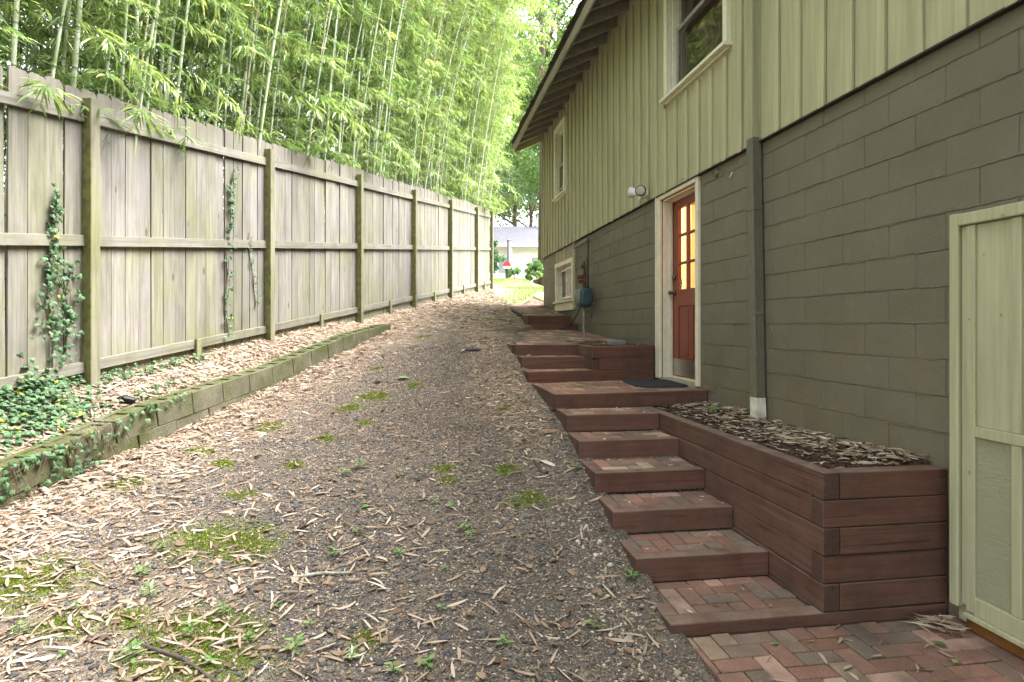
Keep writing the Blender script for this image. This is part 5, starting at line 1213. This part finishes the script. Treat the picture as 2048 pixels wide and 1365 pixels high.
# ground ivy over the near bed
parts=[]; n=1250; t=np.concatenate([RG.normal(4.38,.25,650),RG.uniform(3.6,4.6,450),RG.normal(5.2,.35,150)]); la=np.concatenate([RG.uniform(.02,.40,650),RG.uniform(.0,.60,450),RG.uniform(.30,.58,150)])
fx=t*SN+(0.205*t-4.506)*CS+pnx*la; fy=t*CS-(0.205*t-4.506)*SN+pny*la; mound=.20*np.exp(-((t-4.45)/.3)**2)*np.exp(-(la/.22)**2)
Z=gz(fx,fy)+RG.uniform(.01,.07,n)+mound*RG.uniform(.2,1,n); N=np.tile([[0,0,1.]],(n,1))+PN*.4+RG.normal(size=(n,3))*.35; N/=np.linalg.norm(N,axis=1,keepdims=True)
parts.append(ivy_leaves(np.stack([fx,fy,Z],1),N,RG.uniform(.030,.055,n),np.clip(RG.normal(.55,.22,n),0,1)))
n=120; t=np.concatenate([RG.uniform(3.7,4.4,90),RG.uniform(4.4,5.3,30)]); dn=RG.uniform(0,1,n)**1.5; fx=t*SN+(0.205*t-4.506)*CS+pnx*(.655+.02*RG.random(n)); fy=t*CS-(0.205*t-4.506)*SN+pny*(.655+.02*RG.random(n))
Z=np.interp(t,CT,CZ)+.03-dn*np.where(t<4.5,.30,.14); N=np.tile(PN,(n,1))+RG.normal(size=(n,3))*.35+np.array([0,0,.3]); N/=np.linalg.norm(N,axis=1,keepdims=True)
parts.append(ivy_leaves(np.stack([fx,fy,Z],1),N,RG.uniform(.03,.06,n),np.clip(RG.normal(.55,.2,n),0,1)))
n=160; t=RG.uniform(5.0,6.2,n); la=RG.uniform(.02,.16,n); fx=t*SN+(0.205*t-4.506)*CS+pnx*la; fy=t*CS-(0.205*t-4.506)*SN+pny*la
N=np.tile([[0,0,1.]],(n,1))+PN*.6+RG.normal(size=(n,3))*.4; N/=np.linalg.norm(N,axis=1,keepdims=True); parts.append(ivy_leaves(np.stack([fx,fy,gz(fx,fy)+RG.uniform(.01,.1,n)],1),N,RG.uniform(.03,.05,n),np.clip(RG.normal(.5,.2,n),0,1)))
V=[];F=[];T=[];o_=0
for v,p,t in parts: V.append(v);F.append(p[0]+o_);T.append(t);o_+=len(v)
kind(link('ground_ivy',mesh_np('ground_ivy',np.concatenate(V),[np.concatenate(F)],[M_IVY],dict(tint=np.concatenate(T)))),'stuff')
m=MB()
for k in range(26):
    t=rnd.uniform(3.7,4.6); x,y=fpt(t,.66); z=float(np.interp(t,CT,CZ)); L=rnd.uniform(.12,.4); a=J(.15)
    m.tube([(x-.06*pnx,y-.06*pny,z+.03),(x+.02*pnx,y+.02*pny,z),(x+.03*pnx+fdx*a*.5,y+.03*pny+fdy*a*.5,z-L*.5),(x+.02*pnx+fdx*a,y+.02*pny+fdy*a,z-L)],[.003,.003,.0025,.0015],4)
kind(m.build('ivy_runners',M_STEM),'stuff')

# ------------------------------------------------------------------ small things on the drive
def weed_mesh(seed,n,size,round_):
    g=np.random.default_rng(seed); O=[];D=[];S=[];L=[];W=[];T=[]
    for k in range(n):
        a=k*2.4+g.uniform(-.3,.3); h=size*(.25+.7*k/n); el=g.uniform(.05,.5); d=np.array([math.cos(a),math.sin(a),el]); O.append((0.1*size*math.cos(a),.1*size*math.sin(a),h)); D.append(d); S.append(np.cross(d,[0,0,1])); L.append(size*g.uniform(.55,.95)); W.append(L[-1]*round_); T.append(g.uniform(.25,.9))
    V,pl,t=leaves_np(np.array(O),np.array(D),np.array(S),np.array(L),np.array(W),np.full(n,.18),np.array(T),.1)
    st=MB(); st.tube([(0,0,-.01),(0,0,size*.5),(.05*size,0,size)],[.0016,.0014,.0008],4,False); nv=len(V); V=np.concatenate([V,np.array(st.v)]); pl=pl+[np.array(st.f)+nv]; return mesh_np('weed',V,pl,[M_WEED],dict(tint=np.concatenate([t,np.full(len(st.v),.3)])))
WM=[weed_mesh(1,6,.045,.45),weed_mesh(2,9,.055,.38),weed_mesh(3,12,.06,.30),weed_mesh(4,5,.04,.6)]
gw='seedlings scattered over the gravel drive'
for i,(x,y) in enumerate([(.1,4.05),(-.36,3.72),(-.12,3.48),(.13,3.33),(.1,3.0),(-.48,3.5),(-.93,3.04),(-.76,2.84),(-.52,2.94),(-.55,2.77),(-1.32,3.2),(-.88,2.7),(-1.61,3.11),(-.54,4.5),(-.44,4.57),(-.15,4.41),(.27,3.73),(.31,3.65),(-1.02,2.87),(.04,2.64),(-.11,2.61),(-1.43,3.6),(-1.43,3.39),(.38,2.72),(.83,2.84),(-1.75,2.95),(-1.2,2.75),(-.7,3.1),(-1.5,2.8),(-.3,2.7)]):
    o=link('weed',WM[i%4],None,(x,y,gz1(x,y)+float(bumpz(np.array([x]),np.array([y]))[0])),(J(.15),J(.15),J(3))); s=rnd.uniform(.7,1.25); o.scale=(s,s,s); tag(o,'small green seedling sprouting from the gravel drive','seedling',gw)
for (x,y,k,s,lab) in ((1.15,4.34,3,1.3,'seedling tuft against the left end of the third step'),(1.165,3.20,1,1.1,'bright seedling at the left foot of the second step'),(1.09,4.98,3,1.0,'seedling beside the flat brown stone near the steps')):
    o=link('weed',WM[k],None,(x,y,gz1(x,y)),(0,0,J(3))); o.scale=(s,s,s); tag(o,lab,'seedling')
def stick(label,pts,r,mat,lichen=False,cat_='stick'):
    P=[np.array([x,y,gz1(x,y)+float(bumpz(np.array([x]),np.array([y]))[0])+r+dz]) for x,y,dz in pts]; c=P[len(P)//2]; m=MB(); Q=[]
    for i in range(len(P)-1):
        for f in np.linspace(0,1,5)[:-1]: Q.append(P[i]*(1-f)+P[i+1]*f-c+np.array([J(.25*r),J(.25*r),J(.2*r)]))
    Q.append(P[-1]-c); m.tube(Q,list(np.linspace(r,r*.6,len(Q))*np.array([1+J(.14) for _ in Q])),8)
    for k in range(3): q_=Q[rnd.randint(1,len(Q)-2)]; m.tube([q_,q_+np.array([J(.04),J(.04),.008])],[r*.5,r*.25],5)
    o=m.build('stick',mat,None,c,smooth=True); tag(o,label,cat_); return o
M_LICH=simple('lichen_bark',(.33,.33,.27),.9,var=.4,scale=60,bump=.8); M_DBARK=simple('dark_bark',(.075,.058,.045),.85,var=.4,scale=50); M_PALES=simple('peeled_stick',(.36,.27,.20),.7,var=.25)
stick('lichen-covered stick lying across the middle of the gravel',[(-.67,3.31,0),(-.53,3.33,.004),(-.36,3.32,0)],.010,M_LICH)
stick('dark bare stick on the moss at the bottom edge of the drive',[(-1.2,2.83,0),(-.99,2.71,.005),(-.84,2.6,.0),(-.7,2.5,0)],.009,M_DBARK)
stick('short broken twig near the third step',[(.85,4.47,0),(.865,4.39,0),(.88,4.32,0)],.010,M_DBARK)
stick('thin pale twig angled beside the door landing',[(.71,6.44,0),(.86,6.58,.006),(1.0,6.72,0)],.006,M_PALES)
stick('long thin dark twig leaning off the ivy kerb onto the litter',[(-2.47,4.66,.12),(-2.1,4.5,.03),(-1.75,4.36,0)],.004,M_DBARK)
stick('pale slender stem among the litter below the kerb',[(-1.85,3.95,0),(-1.6,4.0,0),(-1.35,4.08,.004)],.004,M_PALES)
def cone(label,x,y,L,yaw):
    r=thing('pine_cone',label,'pine cone',(x,y,gz1(x,y)+.018),(0,0,yaw)); m=MB(); m.tube([(-L/2,0,0),(0,0,0),(L/2,0,0)],[.006,.008,.003],6); m.build('core',M_DBARK,r)
    m=MB(); k=0
    for i in range(34):
        u=i/33; x0=-L/2+L*u; rad=(.019*math.sin(math.pi*min(1,.25+u*.8))+.003); a=i*2.4; c_,s_=math.cos(a),math.sin(a); b=np.array([x0,c_*rad*.35,s_*rad*.35]); tip=np.array([x0+.010,c_*rad,s_*rad]); w_=np.array([0,-s_,c_])*.0055; up=np.array([-.003,c_*.002,s_*.002])
        m.add([b-w_*.5,b+w_*.5,tip+w_,tip-w_,tip+up],[(0,1,2,3),(3,2,4)])
    m.build('scales',simple('cone_scale',(.10,.065,.045),.8,var=.4),r)
cone('long dark pine cone lying on bare gravel right of the moss patch',-.70,3.81,.10,1.1); cone('pine cone half buried in dry leaves below the kerb',-2.12,4.84,.10,.3); cone('small pine cone farther up the drive',-.46,6.62,.075,.8)
def green_leaf(label,x,y,z,L,W,yaw,tint,mat=None):
    V,pl,t=leaves_np(np.array([[-L/2,0,.004]]),np.array([[1,0,.05]]),np.array([[0,1,.1]]),np.array([L]),np.array([W]),np.array([.08]),np.array([tint]),.15); o=link('leaf',mesh_np('leaf',V,pl,[mat or M_WEED],dict(tint=t)),None,(x,y,z),(0,0,yaw)); tag(o,label,'leaf'); return o
green_leaf('round green leaf lying on gravel, left one of the pair',-.35,4.01,gz1(-.35,4.01)+.012,.06,.05,.4,.35); green_leaf('round green leaf on gravel, right one of the pair',.20,3.99,gz1(.2,3.99)+.012,.055,.045,1.2,.25)
green_leaf('curled green leaf fallen on the door landing bricks',1.62,5.98,.893,.14,.06,.35,.55); green_leaf('yellow-green leaf on the middle upper step',1.28,6.98,1.15,.09,.07,.2,.95); green_leaf('broad green leaf on the planter mulch beside the downspout',2.56,4.93,.775,.17,.12,.6,.25)
green_leaf('green leaf near the closet corner of the brick patio',2.42,2.50,.008,.075,.04,2.2,.2); green_leaf('bright lime leaf on the patio bricks in front of the closet',2.37,2.36,.008,.045,.025,.5,1.0); green_leaf('tiny green leaf on the patio below the bottom step',1.66,2.62,.008,.045,.02,.1,.6)
green_leaf('pale green leaf lying on the drive beside the largest far moss patch',-.18,6.69,gz1(-.18,6.69)+.012,.16,.09,.2,.9); green_leaf('orange curled leaf on the fifth step tread',1.62,5.02,.768,.05,.035,.8,.1,M_LITTER)
m=MB(); V,F=cbox(.16,.10,.04,.015); m.add([(a+J(.006),b+J(.006),c) for a,b,c in V],F); o=m.build('stone',simple('flat_stone',(.20,.13,.08),.9,var=.3,scale=30),None,(1.06,4.90,gz1(1.06,4.9)+.012),(0,0,.3)); tag(o,'flat brown stone on the gravel beside the steps','stone')
m=MB(); V,F=cbox(.20,.10,.025,.01); m.add([(a+J(.008),b+J(.008),c) for a,b,c in V],F); o=m.build('stone',simple('dark_slab',(.04,.04,.042),.9),None,(.65,7.57,gz1(.65,7.57)+.01),(0,0,.2)); tag(o,'dark flat slate piece lying in the upper drive','stone')
o=piece('drain_pipe_end',None,(*fpt(4.93,.40),gz1(*fpt(4.93,.40))+.05),(.10,.05,.06),M_CABLE,.012,(.3,.3,.6)); tag(o,'black plastic scrap half hidden in the ivy bed','scrap')


for (x,y,z,L,rt,lab) in ((2.735,4.36,1.47,.10,(.2,1.1,.3),'dry leaf caught on the block wall beside the dark downspout'),(2.738,4.98,2.86,.09,(.4,-1.0,.2),'dry leaf stuck on the block wall just under the siding'),(2.735,5.95,3.05,.16,(0,.1,1.75),'pale bamboo sheath lodged above the door head'),(2.74,3.62,2.70,.06,(.3,.7,1.2),'small pale leaf caught high on the near block wall')):
    V,pl,t=strips_np(np.array([[-L/2,0,0]]),np.array([[1.,0,0]]),np.array([[0,1.,0]]),np.array([L]),np.array([.016]),np.array([.06]),np.array([.8]),.14)
    o=link('dry_leaf',mesh_np('dry_leaf',V,pl,[M_LITTER],dict(tint=t)),None,(x,y,z),rt); tag(o,lab,'leaf')
# tell look-alike culms apart by their order along the fence
_g={}
for o in SC.objects:
    if o.name.split('.')[0]=='bamboo' and 'label' in o: _g.setdefault(o['label'],[]).append(o)
for lab,os_ in _g.items():
    if len(os_)<2: continue
    os_.sort(key=lambda o:(o.location.x*CS-o.location.y*SN)/(o.location.x*SN+o.location.y*CS))
    names={2:['left','right'],3:['leftmost','middle','rightmost']}.get(len(os_),['leftmost','second','third','fourth','fifth','sixth','seventh','eighth','ninth'][:len(os_)-1]+['rightmost'])
    for o,nm in zip(os_,names): o['label']=nm+' '+lab
# each seedling by what it grows beside
LM=[('the lichen-covered stick',-.53,3.33),('the dark stick',-.95,2.68),('the big moss patch',-1.1,3.66),('the long pine cone',-.7,3.81),('the left round leaf',-.35,4.01),('the right round leaf',.2,3.99),('the bottom step',1.2,2.85),('the second step',1.2,3.35),('the ivy kerb',-2.2,3.6),('the moss patch at the left edge',-1.93,3.33),('the small central moss spot',-.25,2.81)]
used_=set()
for o in [o for o in SC.objects if o.get('group')==gw]:
    x,y=o.location.x,o.location.y; done=False
    for nm,a,b in sorted(LM,key=lambda l:(l[1]-x)**2+(l[2]-y)**2):
        d=math.hypot(a-x,b-y); dr=('beyond' if y>b+.12 else 'in front of' if y<b-.12 else 'beside')
        sd='left and ' if x<a-.15 else ('right and ' if x>a+.15 else '')
        for far_ in ('',' nearer',' farther'):
            lab=f"green seedling{far_ and far_+' one'} to the {sd[:-5]} {dr} {nm}".replace('to the  ','').replace('  ',' ') if sd else f"green seedling{far_ and far_+' one'} {dr} {nm}"
            lab=lab.replace('to the left beside','left of').replace('to the right beside','right of').replace('to the left beyond','beyond and left of').replace('to the right beyond','beyond and right of').replace('to the left in front of','in front and left of').replace('to the right in front of','in front and right of').replace(' nearer one',' clump').replace(' farther one',', taller,')
            if lab not in used_: used_.add(lab); o['label']=lab; done=True; break
            break
        if done: break
